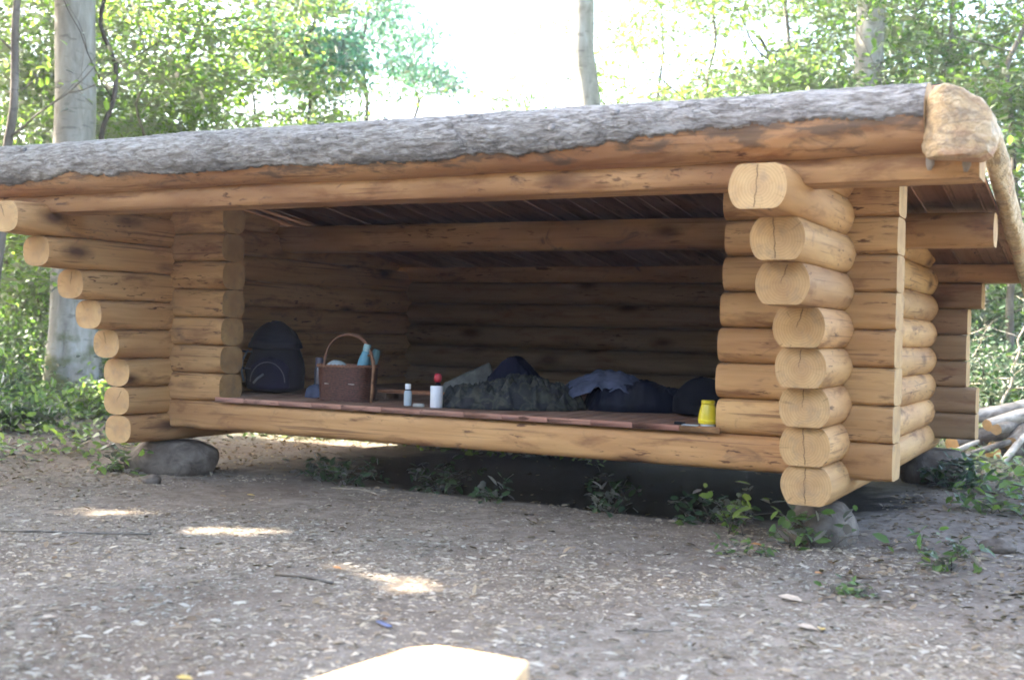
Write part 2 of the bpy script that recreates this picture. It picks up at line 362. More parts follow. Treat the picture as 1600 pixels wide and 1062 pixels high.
def ground_mat():
    m,t,b=new_mat('forest_floor'); b.inputs['Specular IOR Level'].default_value=.08; tc=N(t,'ShaderNodeTexCoord'); co=tc.outputs['Object']
    n1=nz(t,co,9,8,.7); c=ramp(t,n1,[(.3,(.11,.088,.068)),(.5,(.21,.175,.14)),(.72,(.32,.275,.23))])
    n2=nz(t,co,38,4,.7); c=mixc(t,ramp(t,n2,[(.56,(0,0,0)),(.68,(.7,)*3)]),c,(.34,.30,.27))
    n3=nz(t,co,.55,3,.5); c=mixc(t,ramp(t,n3,[(.42,(0,0,0)),(.65,(.6,)*3)]),c,(.12,.085,.062))
    # mossy/grassy forest floor away from the trodden clearing
    sx=N(t,'ShaderNodeSeparateXYZ'); t.links.new(co,sx.inputs[0])
    mr=N(t,'ShaderNodeMapRange'); mr.inputs['From Min'].default_value=2.5; mr.inputs['From Max'].default_value=7
    t.links.new(sx.outputs['Y'],mr.inputs[0])
    ad=N(t,'ShaderNodeMath',operation='MULTIPLY'); t.links.new(mr.outputs[0],ad.inputs[0]); t.links.new(ramp(t,nz(t,co,1.3,4),[(.35,(.1,)*3),(.6,(.9,)*3)]),ad.inputs[1])
    c=mixc(t,ad.outputs[0],c,(.09,.13,.04))
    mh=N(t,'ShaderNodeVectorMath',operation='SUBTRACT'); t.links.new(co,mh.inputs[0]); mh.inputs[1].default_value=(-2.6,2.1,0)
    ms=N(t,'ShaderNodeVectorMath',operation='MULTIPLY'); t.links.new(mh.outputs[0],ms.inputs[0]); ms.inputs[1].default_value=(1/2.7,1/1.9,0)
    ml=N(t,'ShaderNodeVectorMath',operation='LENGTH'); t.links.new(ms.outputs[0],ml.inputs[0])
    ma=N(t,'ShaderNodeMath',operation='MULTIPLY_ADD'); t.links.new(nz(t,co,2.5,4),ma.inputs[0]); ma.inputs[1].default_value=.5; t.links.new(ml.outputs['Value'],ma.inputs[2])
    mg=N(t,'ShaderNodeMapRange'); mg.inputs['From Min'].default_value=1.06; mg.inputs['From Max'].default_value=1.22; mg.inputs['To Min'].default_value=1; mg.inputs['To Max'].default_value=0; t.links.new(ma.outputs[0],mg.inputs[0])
    c=mixc(t,mg.outputs[0],c,(.026,.021,.017))     # under-floor shade painted into the soil as a ragged dark oval
    t.links.new(c,b.inputs['Base Color']); b.inputs['Roughness'].default_value=.95
    b.inputs['Specular IOR Level'].default_value=.08; bump(t,b,n1,.8,.03); return m
STONE=trunk_mat('granite_boulder',(.07,.055,.042),(.15,.122,.098),(.25,.21,.17),moss=.0,mosstop=.2,sc=(9,9,9))

# ------------------------------------------------------------------ ground
def gh(x,y):
    v=0.022*fnoise(x*.7,y*.7,1)+0.012*fnoise(x*2.3,y*2.3,4)
    u=max(0,1-abs((x+2.4)/2.3)**4)*max(0,1-abs((y-2.0)/1.75)**4); v-=.08*u
    d=max(0,y-9); v+= .02*d*min(1,d/10) if d<60 else 1.2
    e=max(0,-x-7); v+= .012*min(e,30)
    return G+v
xs=np.concatenate([-np.geomspace(150,11,14),np.arange(-10,6.01,.125),np.geomspace(7,150,14)])
ys=np.concatenate([-np.geomspace(120,8.5,8),np.arange(-8,9.01,.125),np.geomspace(10,220,18)])
V=np.array([(x,y,gh(x,y)) for y in ys for x in xs]); nx=len(xs)
i=np.arange((len(ys)-1)*nx).reshape(-1,nx)[:,:-1].ravel()
gm=mesh_np('ground',V,np.stack([i,i+1,i+1+nx,i+nx],1),ground_mat(),True)
tag(link('ground',gm),kind='structure')

# ------------------------------------------------------------------ logs of the shelter
C=.22; R0=.145
def roof_z(Y): return 1.735-.13*(Y-1.46)
shelter=thing('log_shelter','open-fronted shelter of peeled golden logs with corbelled corners and a bark-covered roof log','log shelter',(-3,1.8,G))
SH=Vector((-3,1.8,G))
def log_mesh(L, R=R0, h=.11, n=32, seg=.09, seed=0, wob=.006, z_of=None, tp=(1,1), facets=.004, chamfer=.006, clamp=True, sq=None):
    """log along +X from 0..L centred on axis, flat top and bottom"""
    m=max(4,int(L/seg)); V=[];F=[];mi=[]
    for i in range(m+1):
        t=i/m; x=L*t; sc=tp[0]+(tp[1]-tp[0])*t
        oy=wob*fnoise(x*.9,seed*3.1,0)*2; oz=wob*.4*fnoise(x*.7,seed*3.1,9)
        e=0
        if i==0 or i==m: e=chamfer
        for k in range(n):
            a=2*math.pi*(k+.5)/n
            rr=R*sc*(1+facets*8*fnoise(math.cos(a)*1.3,math.sin(a)*1.3,x*.8+seed*7.7)+facets*3*fnoise(math.cos(a)*4,math.sin(a)*4,x*4+seed))-e
            if sq:
                p=sq(x); ca,sa=abs(math.cos(a)),abs(math.sin(a)); g=(ca**p+sa**p)**(-1/p); q_=rr/R/sc
                y=g*math.cos(a)*(R*.985*q_-e)*sc; z=g*math.sin(a)*(h*1.03-e)
            else: y=rr*math.cos(a); z=rr*math.sin(a)
            hh=(h+.0005+.0022*fnoise(x*2,seed,5)) - (e*.5)
            if clamp: z=max(-hh,min(hh,z))
            V.append((x,y+oy,z+(oz if not clamp else 0)))
    for i in range(m):
        for k in range(n):
            k2=(k+1)%n; F.append([i*n+k,(i+1)*n+k,(i+1)*n+k2,i*n+k2]); mi.append(0)
    V=np.array(V)
    c0=len(V); V=np.concatenate([V,[V[:n].mean(0),V[-n:].mean(0)]])
    for k in range(n):
        k2=(k+1)%n; F.append([c0,k,k2]); mi.append(1); F.append([c0+1,m*n+k2,m*n+k]); mi.append(1)
    return V,F,mi
def add_log(name, p0, p1, mats=(None,None), clamp_roof=False, **kw):
    p0=Vector(p0);p1=Vector(p1); d=p1-p0; L=d.length
    V,F,mi=log_mesh(L,**kw)
    q=Vector((1,0,0)).rotation_difference(d.normalized())
    if abs(d.normalized().x)<.9:      # along Y: keep local z up
        q=Matrix.Rotation(math.atan2(d.y,d.x),4,'Z').to_quaternion() @ Matrix.Rotation(-math.atan2(d.z,math.hypot(d.x,d.y)),4,'Y').to_quaternion()
    if clamp_roof:
        mw=Matrix.Translation(p0)@q.to_matrix().to_4x4(); inv=mw.inverted()
        for i in range(len(V)):
            w_=mw@Vector(V[i]); lim=roof_z(w_.y)-.004
            if w_.z>lim: w_.z=lim; V[i]=inv@w_
    me=mesh_np(name,V,F,[mats[0] or W_LOG,mats[1] or W_END],True,mi)
    me.set_sharp_from_angle(angle=math.radians(38))
    o=link(name,me,shelter); o.rotation_mode='QUATERNION'; o.rotation_quaternion=q; o.location=p0-SH
    return o
sd=0
XR,XL=-.383,-5.704; YB=3.595; YF=.142
# front wall courses
for k in range(8):
    z=(k+.5)*C; sd+=1
    hh=.11
    if k==0:
        add_log('log',(-6.05,YF,z),(0,YF,z),seed=sd,R=.147,wob=.004,n=40,sq=lambda x: 4.2+3*max(0,min(1,(x-5.3)/.3))+3*max(0,min(1,(1.1-x)/.3)))
    else:
        add_log('log',(-6.02+random.uniform(-.02,.02),YF,z),(-5.0575+random.uniform(-.008,.008),YF,z),seed=sd,wob=.002,n=40,sq=lambda x: 7-3.9*max(0,min(1,(x-.55)/.35)))
        sd+=1
        jx=random.uniform(-.014,.014)+(-.008*max(0,4-k))
        add_log('log',(-1.04+jx,YF,z),(0+random.uniform(-.004,.004),YF,z),seed=sd,wob=.002,n=40,sq=lambda x: 3.1+3.9*max(0,min(1,(x-.35)/.3)))
# side wall courses with the corbelled front ends
endR=[-.455,-.48,-.53,-.63,-.70,-1.05,-1.19,-1.53]
endL=[-.40,-.42,-.43,-.54,-.72,-.89,-1.20,-1.47]
for j in range(8):
    z=j*C; 
    for X,e in ((XR,endR[j]),(XL,endL[j])):
        sd+=1
        back=3.93+random.uniform(-.02,.03) if j<7 else 3.30
        add_log('log',(X+random.uniform(-.006,.006),e,z),(X,back,z),seed=sd,wob=.003,clamp_roof=True,tp=(1.02,.97),n=36,sq=(None if X==XR else (lambda x: 2.7+2.6*max(0,min(1,(x-.1)/.3)))))
for X in (XR,XL):
    sd+=1; add_log('log',(X,-.90,8*C),(X,1.32,8*C),seed=sd,wob=.002,clamp_roof=True)
    sd+=1; add_log('log',(X,-.90,9*C),(X,.55,9*C),seed=sd,wob=.002,clamp_roof=True)
# back wall courses
endB=[.075,.075,-.005,-.01,-.005,.10]
for k in range(6):
    sd+=1; add_log('log',(-6.1+random.uniform(-.06,.03),YB,(k+.5)*C),(endB[k],YB,(k+.5)*C),seed=sd,wob=.003,n=40,mats=(W_SHADED,None),sq=lambda x: 2.6+4*max(0,min(1,(x-5.4)/.3)))
sd+=1; add_log('purlin',(-6.3,YB,1.43),(.385,YB,1.43),seed=sd,clamp_roof=True,R=.15,mats=(W_BEAM,None))
sd+=1; add_log('purlin',(-6.3,1.46,1.61),(.385,1.46,1.575),seed=sd,R=.145,h=.115,clamp_roof=True,mats=(W_BEAM,None))
# front beam and the bark covered roof log
sd+=1; add_log('front_beam',(-6.42,-1.08,1.675),(.56,-1.08,1.67),seed=sd,R=.145,h=.088,wob=.006,mats=(W_BEAM,None),n=36)
def bark_log():
    p0=Vector((-6.45,-1.22,1.885)); p1=Vector((.335,-1.22,1.862)); L=(p1-p0).length; n=132; m=760
    V=np.zeros(((m+1)*n,3)); mask=np.zeros((m+1,n))
    for i in range(m+1):
        x=L*i/m; t=i/m; R=.180*(1-t)+.158*t
        oz=.012*fnoise(x*.6,3,3); R+=.004*fnoise(x*2,8,8)
        # the lower limit of the bark, as angle below horizontal at the front
        lim=-.52+.30*fnoise(x*.9,1.2,7)+.20*fnoise(x*3.5,5,1)+.13*fnoise(x*11,2,2)+.08*fnoise(x*30,2,7) + (.42 if x>5.6 else .42*max(0,(x-4.9)/.7))
        if x<1.6: lim+=.10
        for k in range(n):
            a=2*math.pi*k/n      # y=cos: front is a=pi, top is pi/2
            yy,zz=math.cos(a),math.sin(a)
            front=math.atan2(zz,-yy)   # 0 front, pi/2 top, negative below
            bk = 1.0 if (front>lim or abs(yy)<.0 ) else 0.0
            if front<-1.9 and front>-math.pi: bk=0.0
            sc=.0
            if bk:
                sc=.012+.006*fnoise(x*7,yy*3+3,zz*3)+.0045*fnoise(x*22,yy*9,zz*9)+.003*fnoise(x*60,yy*24,zz*24)
            else: sc=.005*fnoise(x*3,yy*2,zz*2)+.003*fnoise(x*9,yy*6,zz*6)
            r=R+sc
            V[i*n+k]=(x,r*yy,r*zz+oz); mask[i,k]=bk
    I=np.arange(m)[:,None]*n; K=np.arange(n)[None]; K2=(K+1)%n
    F=np.stack([I+K,I+n+K,I+n+K2,I+K2],2).reshape(-1,4)
    mi=(1-mask[:-1].reshape(-1)).astype(int)
    me=mesh_np('bark_roof_log',V,[list(f) for f in F]+[list(range(n)),[m*n+k for k in range(n)][::-1]],[BARK,W_PEEL,W_END],False,list(mi)+[2,2])
    d=(p1-p0); q=Vector((1,0,0)).rotation_difference(d.normalized())
    o=link('bark_roof_log',me,shelter,p0-SH); o.rotation_mode='QUATERNION'; o.rotation_quaternion=q
    # branch stubs
    for x,a,r,l in ((.78,2.35,.022,.02),(2.52,2.2,.018,.02),(4.35,2.1,.02,.018),(5.25,2.5,.024,.03),(4.9,2.9,.02,.015),(3.3,1.9,.016,.03),(3.75,1.8,.016,.02)):
        R=.18*(1-x/L)+.158*x/L+.008
        c=Vector((x,R*math.cos(a),R*math.sin(a))); dd=Vector((random.uniform(-.2,.2),math.cos(a),math.sin(a)))
        s=obj('branch_stub',tube([c-dd*.02,c+dd*l*.5],[r*1.25,r],10),BARK,o)
bark_log()
# verge log at the right gable edge: chunky hewn front end and a slim barge log
def verge():
    P0=Vector((.482,-1.45,1.812)); m=24; V=[];F=[]
    ol=[(1438,140),(1455,130),(1475,127),(1503,133),(1530,148),(1547,175),(1553,210),(1546,236),(1530,243),(1500,241),(1470,239),(1445,236),(1438,222),(1436,180)]
    pl=[((a_-1495)/373,-(b_-185)/352) for a_,b_ in ol]
    # resample the outline
    per=[]; nn_=len(pl)
    for i in range(nn_):
        p,q=np.array(pl[i]),np.array(pl[(i+1)%nn_])
        for k in range(4): per.append(p+(q-p)*k/4)
    n=len(per)
    prof=[(.3,0),(.6,0),(.86,0),(.97,.004)]+[(None,i/m) for i in range(m+1)]
    for f,y in prof:
        if f is None:
            t=y; y=.012+.62*t; g=max(0,(t-.30)/.70); g=g*g*(3-2*g)
        else: t=0; g=0
        for p in per:
            X_,Z_=p*(f or 1)
            ang=math.atan2(Z_,X_)
            tx,tz=-.03+.062*math.cos(ang),.035+.10*math.sin(ang)
            X_=X_*(1-g)+tx*g; Z_=Z_*(1-g)+tz*g
            q=.020*fnoise(X_*6,Z_*6,y*4+2)+.010*fnoise(X_*15,Z_*15,y*10)+.004*fnoise(X_*40,Z_*40,y*30)
            rr_=math.hypot(X_,Z_)+1e-6
            yy=y+ (1-min(1,t*4))*(1.1*max(0,-X_-.062)+.25*max(0,X_-.02)+ .012*fnoise(X_*12,Z_*12,1)+.02*abs(fnoise(X_*5,Z_*5,8)))
            V.append((X_+X_/rr_*q,yy,Z_+Z_/rr_*q*(.35 if Z_<-.13 else 1)))
    m2=len(prof)-1
    for i in range(m2):
        for k in range(n):
            k2=(k+1)%n; F.append([i*n+k,(i+1)*n+k,(i+1)*n+k2,i*n+k2])
    F.append(list(range(n))); F.append([m2*n+k for k in range(n)][::-1])
    obj('verge_log_butt',(np.array(V),F),HEWN,shelter,loc=P0-SH,sharp=38)
    # barge log following the slope
    V=[];F=[];n=20;m=46
    for i in range(m+1):
        Y=-.93+5.2*i/m
        zb=1.795-.205*(max(Y,.35)-1.04) - (.07*(.35-Y) if Y<.35 else 0)
        for k in range(n):
            a=2*math.pi*k/n; c_,s2=math.cos(a),math.sin(a)
            q=1+.22*fnoise(c_*1.2+3,s2*1.2,Y*1.6)+.10*fnoise(c_*3,s2*3,Y*6)
            V.append((.438+.010*fnoise(Y*1.1,4,4)+.066*c_*q,Y,zb+.10+.092*s2*q))
    for i in range(m):
        for k in range(n):
            k2=(k+1)%n; F.append([i*n+k,i*n+k2,(i+1)*n+k2,(i+1)*n+k])
    F.append(list(range(n))[::-1]); F.append([m*n+k for k in range(n)])
    obj('barge_log',(np.array(V),F),HEWN,shelter,loc=-SH,sharp=45)
    # pale splinters hanging in the notch under the butt end
    for x,h in ((.345,.085),(.505,.10)):
        V,F=tube([(0,0,0),(.004,-.006,-h*.35),(.004,-.008,-h*.7),(0,-.002,-h)],[.016,.021,.02,.009],10)
        obj('wooden_peg',(V*np.array([1,.5,1]),F),simple('grey_wood_peg',(.30,.25,.20)),shelter,loc=Vector((x,-1.245,1.705))-SH)
verge()
# roof boards, running with the slope (edge at X .42)
x=-6.4; bi=0
while x<.37:
    wd=.185+random.uniform(-.01,.01)
    x1=min(x+wd,.376)
    y0,y1=-.93+random.uniform(-.012,.012),4.25+random.uniform(-.02,.02)
    dz=random.uniform(0,.006)
    V,F=box(0,x1-x-.0015,0,math.hypot(y1-y0,.13*(y1-y0)),0,.028,.003)
    # local x = board length so the grain follows the board
    V=V[:,[1,0,2]]*np.array([1,-1,1])
    me=mesh_np('roof_board',V,F,W_IN)
    o=link('roof_board',me,shelter,Vector((x,y0,roof_z(y0)+dz))-SH,(0,0,0))
    o.rotation_euler=(Matrix.Rotation(math.pi/2,3,'Z')@Matrix.Rotation(math.atan(.13),3,'Y')).to_euler()
    x+=wd; bi+=1
# roofing felt on the boards (never seen from below)
V,F=box(-6.4,.376,-.92,4.24,0,.008)
V[:,2]+= np.array([roof_z(y)+.036 for y in V[:,1]])
obj('roofing_felt',(V,F),simple('dark_roofing_felt',(.05,.05,.05),.9),shelter,False,loc=-SH)
# floor boards with their sawn ends showing over the sill
x=-5.545; k=0
while x<-.56:
    wd=.147; y0=-.006+random.uniform(-.001,.001)
    inside=(x>-5.06+.0 and x+wd<-1.03)
    if not inside: 
        y0=.30
        if x<-5.06 and x+wd>-5.06 : pass
    V,F=box(0,wd-.003,0,3.44-y0,0,.038+random.uniform(-.002,.002),.003)
    V=V[:,[1,0,2]]*np.array([1,-1,1])
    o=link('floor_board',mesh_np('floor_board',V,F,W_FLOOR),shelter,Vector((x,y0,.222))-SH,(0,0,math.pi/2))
    x+=wd; k+=1
x=-5.08; k=0
while x<-1.03:
    wd=random.uniform(.26,.36); x1=min(x+wd,-1.02)
    V,F=box(0,x1-x-.002,0,.011,.226,.262+random.uniform(-.001,.001),.002)
    link('edge_board',mesh_np('edge_board',V,F,W_LOG if x>-1.5 else W_EDGE),shelter,Vector((x,-.021+random.uniform(-.002,.002),0))-SH)
    x=x1
# joists under the floor
for X in (-4.6,-3.7,-2.8,-1.9,-1.1):
    sd+=1; add_log('floor_joist',(X,.30,.125),(X,3.44,.125),seed=sd,R=.09,h=.092,mats=(W_IN,None),n=16,seg=.4)

# radial drying cracks: slim dark wedges let into the sawn ends
def end_crack(X,Y,Z,a,l,wd=.0034,off=0):
    c,s=math.cos(a),math.sin(a); jag=[0,.004,-.003,.003,0]
    V=[];F=[]
    for i in range(5):
        t=i/4; px=c*l*t-s*jag[i]+off; pz=s*l*t+c*jag[i]; w2=wd*(.35+.65*t)/2
        for dd in (-.0015,.01):
            V.append((px-s*w2,dd,pz+c*w2)); V.append((px+s*w2,dd,pz-c*w2))
    for i in range(4):
        b=i*4; F+= [[b,b+4,b+5,b+1],[b,b+2,b+6,b+4],[b+1,b+5,b+7,b+3]]
    obj('drying_crack',(np.array(V),F),CRACK,shelter,False,loc=Vector((X,Y,Z))-SH)
for j in range(8):
    up_=1.57 if j in (0,1,2,3,6,7) else 1.3
    end_crack(XR-.01,endR[j]-.0005,j*C,up_+random.uniform(-.1,.1),.102)
    if j in (0,1,6,7): end_crack(XR-.01,endR[j]-.0005,j*C,-1.6+random.uniform(-.12,.12),.10)
    if j%2: end_crack(XL,endL[j]-.0005,j*C,1.5+random.uniform(-.6,.6),.09)

# ------------------------------------------------------------------ support stones
def boulder(name,loc,size,seed,mat,label,cat,group=None,flat=None):
    import bmesh
    bm=bmesh.new(); bmesh.ops.create_icosphere(bm,subdivisions=4,radius=1)
    for v in bm.verts:
        p=v.co.copy(); d=1+.16*fnoise(p.x*1.1+seed,p.y*1.1,p.z*1.1)+.05*fnoise(p.x*3+seed,p.y*3,p.z*3)+.015*fnoise(p.x*9,p.y*9+seed,p.z*9)
        v.co=Vector((p.x*size[0]*d,p.y*size[1]*d,p.z*size[2]*d))
        if flat is not None and v.co.z>flat: v.co.z=flat+(v.co.z-flat)*.12
    me=bpy.data.meshes.new(name); bm.to_mesh(me); bm.free(); me.materials.append(mat)
    for p in me.polygons: p.use_smooth=True
    return tag(link(name,me,None,loc),label,cat,group)
boulder('support_stone',(-5.66,.12,G+.09),(.40,.30,.21),1.3,STONE,'wide grey-brown boulder carrying the left front corner of the shelter','stone',flat=.165)
boulder('support_stone',(-.41,.02,G+.06),(.21,.25,.20),5.1,STONE,'rounded pale boulder half behind leaves under the right front corner of the shelter','stone',flat=.17)
boulder('support_stone',(-.28,3.62,G+.12),(.28,.30,.22),9.4,STONE,'dark grey boulder under the far right back corner of the shelter','stone',flat=.15)
boulder('support_stone',(-5.75,3.6,G+.09),(.30,.28,.22),2.4,STONE,'boulder in deep shade under the left back corner of the shelter','stone',flat=.165)

# ------------------------------------------------------------------ things on the sleeping platform
FZ=.262
NAVY=simple('navy_nylon',(.005,.007,.018),.55,.4,8,bumps=.3)
NAVY2=simple('navy_cotton',(.008,.010,.032),.8,.4,6,bumps=.3)
BLACKC=simple('black_cloth',(.005,.006,.011),.8,.3,8)
GREYC=simple('grey_olive_cloth',(.15,.15,.14),.85,.35,14,bumps=.2)
BLUEGREY=simple('blue_grey_cloth',(.085,.10,.16),.8,.3,10,bumps=.2)
WHITE=simple('white_plastic',(.78,.80,.84),.4,.04)
def camo():
    m,t,b=new_mat('camouflage_cloth'); tc=N(t,'ShaderNodeTexCoord'); co=tc.outputs['Object']
    c=ramp(t,nz(t,co,9,2,.4,.8),[(.42,(.018,.021,.022)),(.48,(.045,.047,.034)),(.56,(.012,.014,.018))])
    c=mixc(t,ramp(t,nz(t,co,13,2,.4,.6),[(.58,(0,0,0)),(.61,(.8,.8,.8))]),c,(.062,.058,.042))
    t.links.new(c,b.inputs['Base Color']); b.inputs['Roughness'].default_value=.85; bump(t,b,nz(t,co,14,5),.5,.02); return m
CAMO=camo()
def cloth_blob(name, size, hfun, mat, seed, parent=None, loc=(0,0,0), rot=0, nx=70, ny=40, crease=.02, thick=None, edge=.22):
    """heap of cloth: closed skin, top given by hfun(u,v) with folds, bottom flat on the floor"""
    V=[];F=[]
    for j in range(ny+1):
        for i in range(nx+1):
            u=i/nx*2-1; v=j/ny*2-1
            # outline of the heap
            rr=math.sqrt(u*u+v*v)+1e-6; sq=max(abs(u),abs(v)); k=sq/rr
            uu=u*(.35+.65*k); vv=v*(.35+.65*k)
            wob=1+.10*fnoise(uu*2+seed,vv*2,0)+.05*fnoise(uu*6,vv*6+seed,0)
            d=1-sq
            fall=min(1,(d/edge)); fall=math.sin(fall*math.pi/2)**.8 if fall>0 else 0
            h=hfun(uu,vv)
            cr=abs(fnoise(uu*3.1+seed,vv*5+1,seed))*1.6+abs(fnoise(uu*8+seed,vv*9,2))*.8
            h=max(.012,(h-crease*2*cr+crease))*fall
            V.append((uu*wob*size[0],vv*wob*size[1],h+.002))
    W_=nx+1
    for j in range(ny):
        for i in range(nx):
            a=j*W_+i; F.append([a,a+1,a+1+W_,a+W_])
    ring=[i for i in range(W_)]+[j*W_+nx for j in range(1,ny+1)]+[ny*W_+i for i in range(nx-1,-1,-1)]+[j*W_ for j in range(ny-1,0,-1)]
    n0=len(V); 
    for r in ring: V.append((V[r][0]*.98,V[r][1]*.98,0))
    L_=len(ring)
    for k in range(L_): F.append([ring[k],n0+k,n0+(k+1)%L_,ring[(k+1)%L_]])
    F.append([n0+k for k in range(L_)])
    return obj(name,(np.array(V),F),mat,parent,loc=loc,rot=(0,0,rot))
# rucksack
rs=thing('backpack','large navy backpack standing against the left stub wall inside the shelter','backpack',(-5.13,.76,FZ),.30)
def sack_body(sx,sy,sz,seed,top=.3,n=40,m=34,squash=2.6):
    V=[];F=[]
    for j in range(m+1):
        t=j/m; z=sz*t
        prof=min(1,(t/.07))**.5*min(1,((1-t)/top))**.42 if t>0 and t<1 else 0.001
        lean=.0
        for k in range(n):
            a=2*math.pi*k/n; c,s=math.cos(a),math.sin(a)
            r=(abs(c)**squash+abs(s)**squash)**(-1/squash)
            q=1+.07*fnoise(c*1.5+seed,s*1.5,t*3)+.03*fnoise(c*4,s*4+seed,t*9)
            V.append((sx*prof*r*c*q,sy*prof*r*s*q,z+.02*fnoise(c,s,seed)*t))
    for j in range(m):
        for k in range(n):
            k2=(k+1)%n; F.append([j*n+k,j*n+k2,(j+1)*n+k2,(j+1)*n+k])
    F.append(list(range(n))[::-1]); F.append([m*n+k for k in range(n)])
    return np.array(V),F
obj('pack_body',sack_body(.25,.16,.57,3,top=.62),NAVY,rs)
V,F=sack_body(.17,.055,.27,8); obj('front_pocket',(V,F),NAVY2,rs,loc=(.02,-.155,.03))
V,F=sack_body(.222,.145,.24,5,top=.75); obj('top_lid',(V,F),NAVY,rs,loc=(.01,-.03,.36))
ZIP=simple('grey_zip_tape',(.09,.10,.13),.6)
obj('zip',tube([(.02+.15*math.cos(a_),-.205-.008*math.sin(a_),.10+.165*math.sin(a_)) for a_ in [math.pi*k/14 for k in range(15)]],.004,5),ZIP,rs)
for zz_ in (.20,.34): obj('compression_strap',tube([(-.245,-.06,zz_),(-.235,-.13,zz_+.01),(-.13,-.178,zz_+.005)],.007,6),ZIP,rs)
obj('side_strap',tube([(-.20,-.10,.36),(-.235,-.13,.27),(-.235,-.14,.18),(-.22,-.13,.10)],.008,6),simple('pale_grey_webbing',(.22,.24,.28)),rs)
obj('buckle_strap',tube([(-.10,-.212,.09),(-.06,-.222,.13),(-.01,-.222,.165)],.009,6),simple('grey_webbing',(.17,.19,.22)),rs)
obj('carry_handle',tube([(-.05,0,.575),(-.03,0,.60),(.03,0,.60),(.05,0,.575)],.007,6),NAVY2,rs)
# flask
fl=thing('steel_flask','tall dark steel flask between the backpack and the wicker basket','flask',(-4.70,.80,FZ))
STEEL=simple('brushed_steel',(.20,.19,.23),.35,.1,30,metal=.7)
obj('flask_body',lathe([(.037,0),(.040,.006),(.040,.20),(.036,.225),(.028,.235)],24),STEEL,fl,sharp=40)
obj('screw_cup',lathe([(.030,.236),(.033,.24),(.033,.30),(.028,.312)],24),simple('violet_grey_lid',(.12,.11,.16),.4),fl,sharp=40)
# small bag beside the basket
sb=cloth_blob('folded_bag',(.13,.09),lambda u,v:.10*(1-.5*u*u),BLUEGREY,4,loc=(-4.50,.56,FZ),nx=30,ny=24,crease=.012)
tag(sb,'small crumpled blue-grey bag low between the flask and the basket','bag')
# wicker basket
bk=thing('wicker_basket','brown wicker picnic basket with a high arched handle at the front edge of the platform','basket',(-4.165,.46,FZ),.18)
WICK=simple('brown_wicker',(.10,.036,.024),.55,.5,60,bumps=.2); WICKL=simple('light_brown_cane',(.26,.12,.07),.5,.35,40)
rows=30; nn=72; V=[];F=[]
SXB,SYB=.225,.17
def bprof(t): return .92+.08*t
for j in range(rows*2+1):
    t=j/(rows*2)
    row=j//2
    for k in range(nn):
        a=2*math.pi*k/nn; c,s=math.cos(a),math.sin(a)
        sgn=1 if ((k//3)+row)%2 else -1
        r=bprof(t)*((abs(c)**3+abs(s)**3)**(-1/3)); off=(.0045*sgn*math.sin(math.pi*((k%3)+.5)/3))*(1 if j%2 else .1)+(.002 if j%2 else -.003)
        V.append((c*(r*SXB+off),s*(r*SYB+off),.262*t))
for j in range(rows*2):
    for k in range(nn):
        k2=(k+1)%nn; F.append([j*nn+k,j*nn+k2,(j+1)*nn+k2,(j+1)*nn+k])
# inner wall and base
b0=len(V)
for k in range(nn):
    a=2*math.pi*k/nn; c,s=math.cos(a),math.sin(a); r=(abs(c)**3+abs(s)**3)**(-1/3)
    V.append((c*(r*SXB-.012),s*(r*SYB-.012),.262))
for k in range(nn):
    a=2*math.pi*k/nn; c,s=math.cos(a),math.sin(a); r=(abs(c)**3+abs(s)**3)**(-1/3)
    V.append((c*(r*SXB*.92-.012),s*(r*SYB*.92-.012),.02))
top=rows*2*nn
for k in range(nn):
    k2=(k+1)%nn; F.append([top+k,top+k2,b0+k2,b0+k]); F.append([b0+k,b0+k2,b0+nn+k2,b0+nn+k])
F.append([b0+nn+k for k in range(nn)]); F.append(list(range(nn))[::-1])
obj('woven_body',(np.array(V),F),WICK,bk)
def ring(z,r,ph,amp=.006,nt_=22):
    P=[]
    for k in range(97):
        a=2*math.pi*k/96; c,s=math.cos(a),math.sin(a); q=(abs(c)**3+abs(s)**3)**(-1/3)
        w_=amp*math.sin(nt_*a+ph); P.append((c*(q*SXB+w_),s*(q*SYB+w_),z+amp*math.cos(nt_*a+ph)))
    return tube(P,r,6,False)
obj('braided_rim',join([ring(.267,.008,0),ring(.267,.008,math.pi)]),WICKL,bk)
obj('base_rim',ring(.006,.008,0,.002),WICK,bk)
P=[]
for k in range(33):
    a=math.pi*k/32; P.append((-.205*math.cos(a),0,.255+.255*math.sin(a)**.85 if 0<k<32 else .20))
H=[]
for ph in (0,2.09,4.19):
    Q=[(p[0]+.006*math.cos(i*.9+ph),.007*math.sin(i*.9+ph),p[2]+.006*math.cos(i*.9+ph)) for i,p in enumerate(P)]
    H.append(tube(Q,.0065,6))
obj('arched_handle',join(H),WICKL,bk)
for x_,l in ((-.105,.035),(-.01,.07),(.10,.05)):
    V,F=box(x_-l/2,x_+l/2,-.158,-.150,.128,.134); obj('pale_cane_strip',(V,F),simple('pale_cane',(.55,.50,.45)),bk,False)
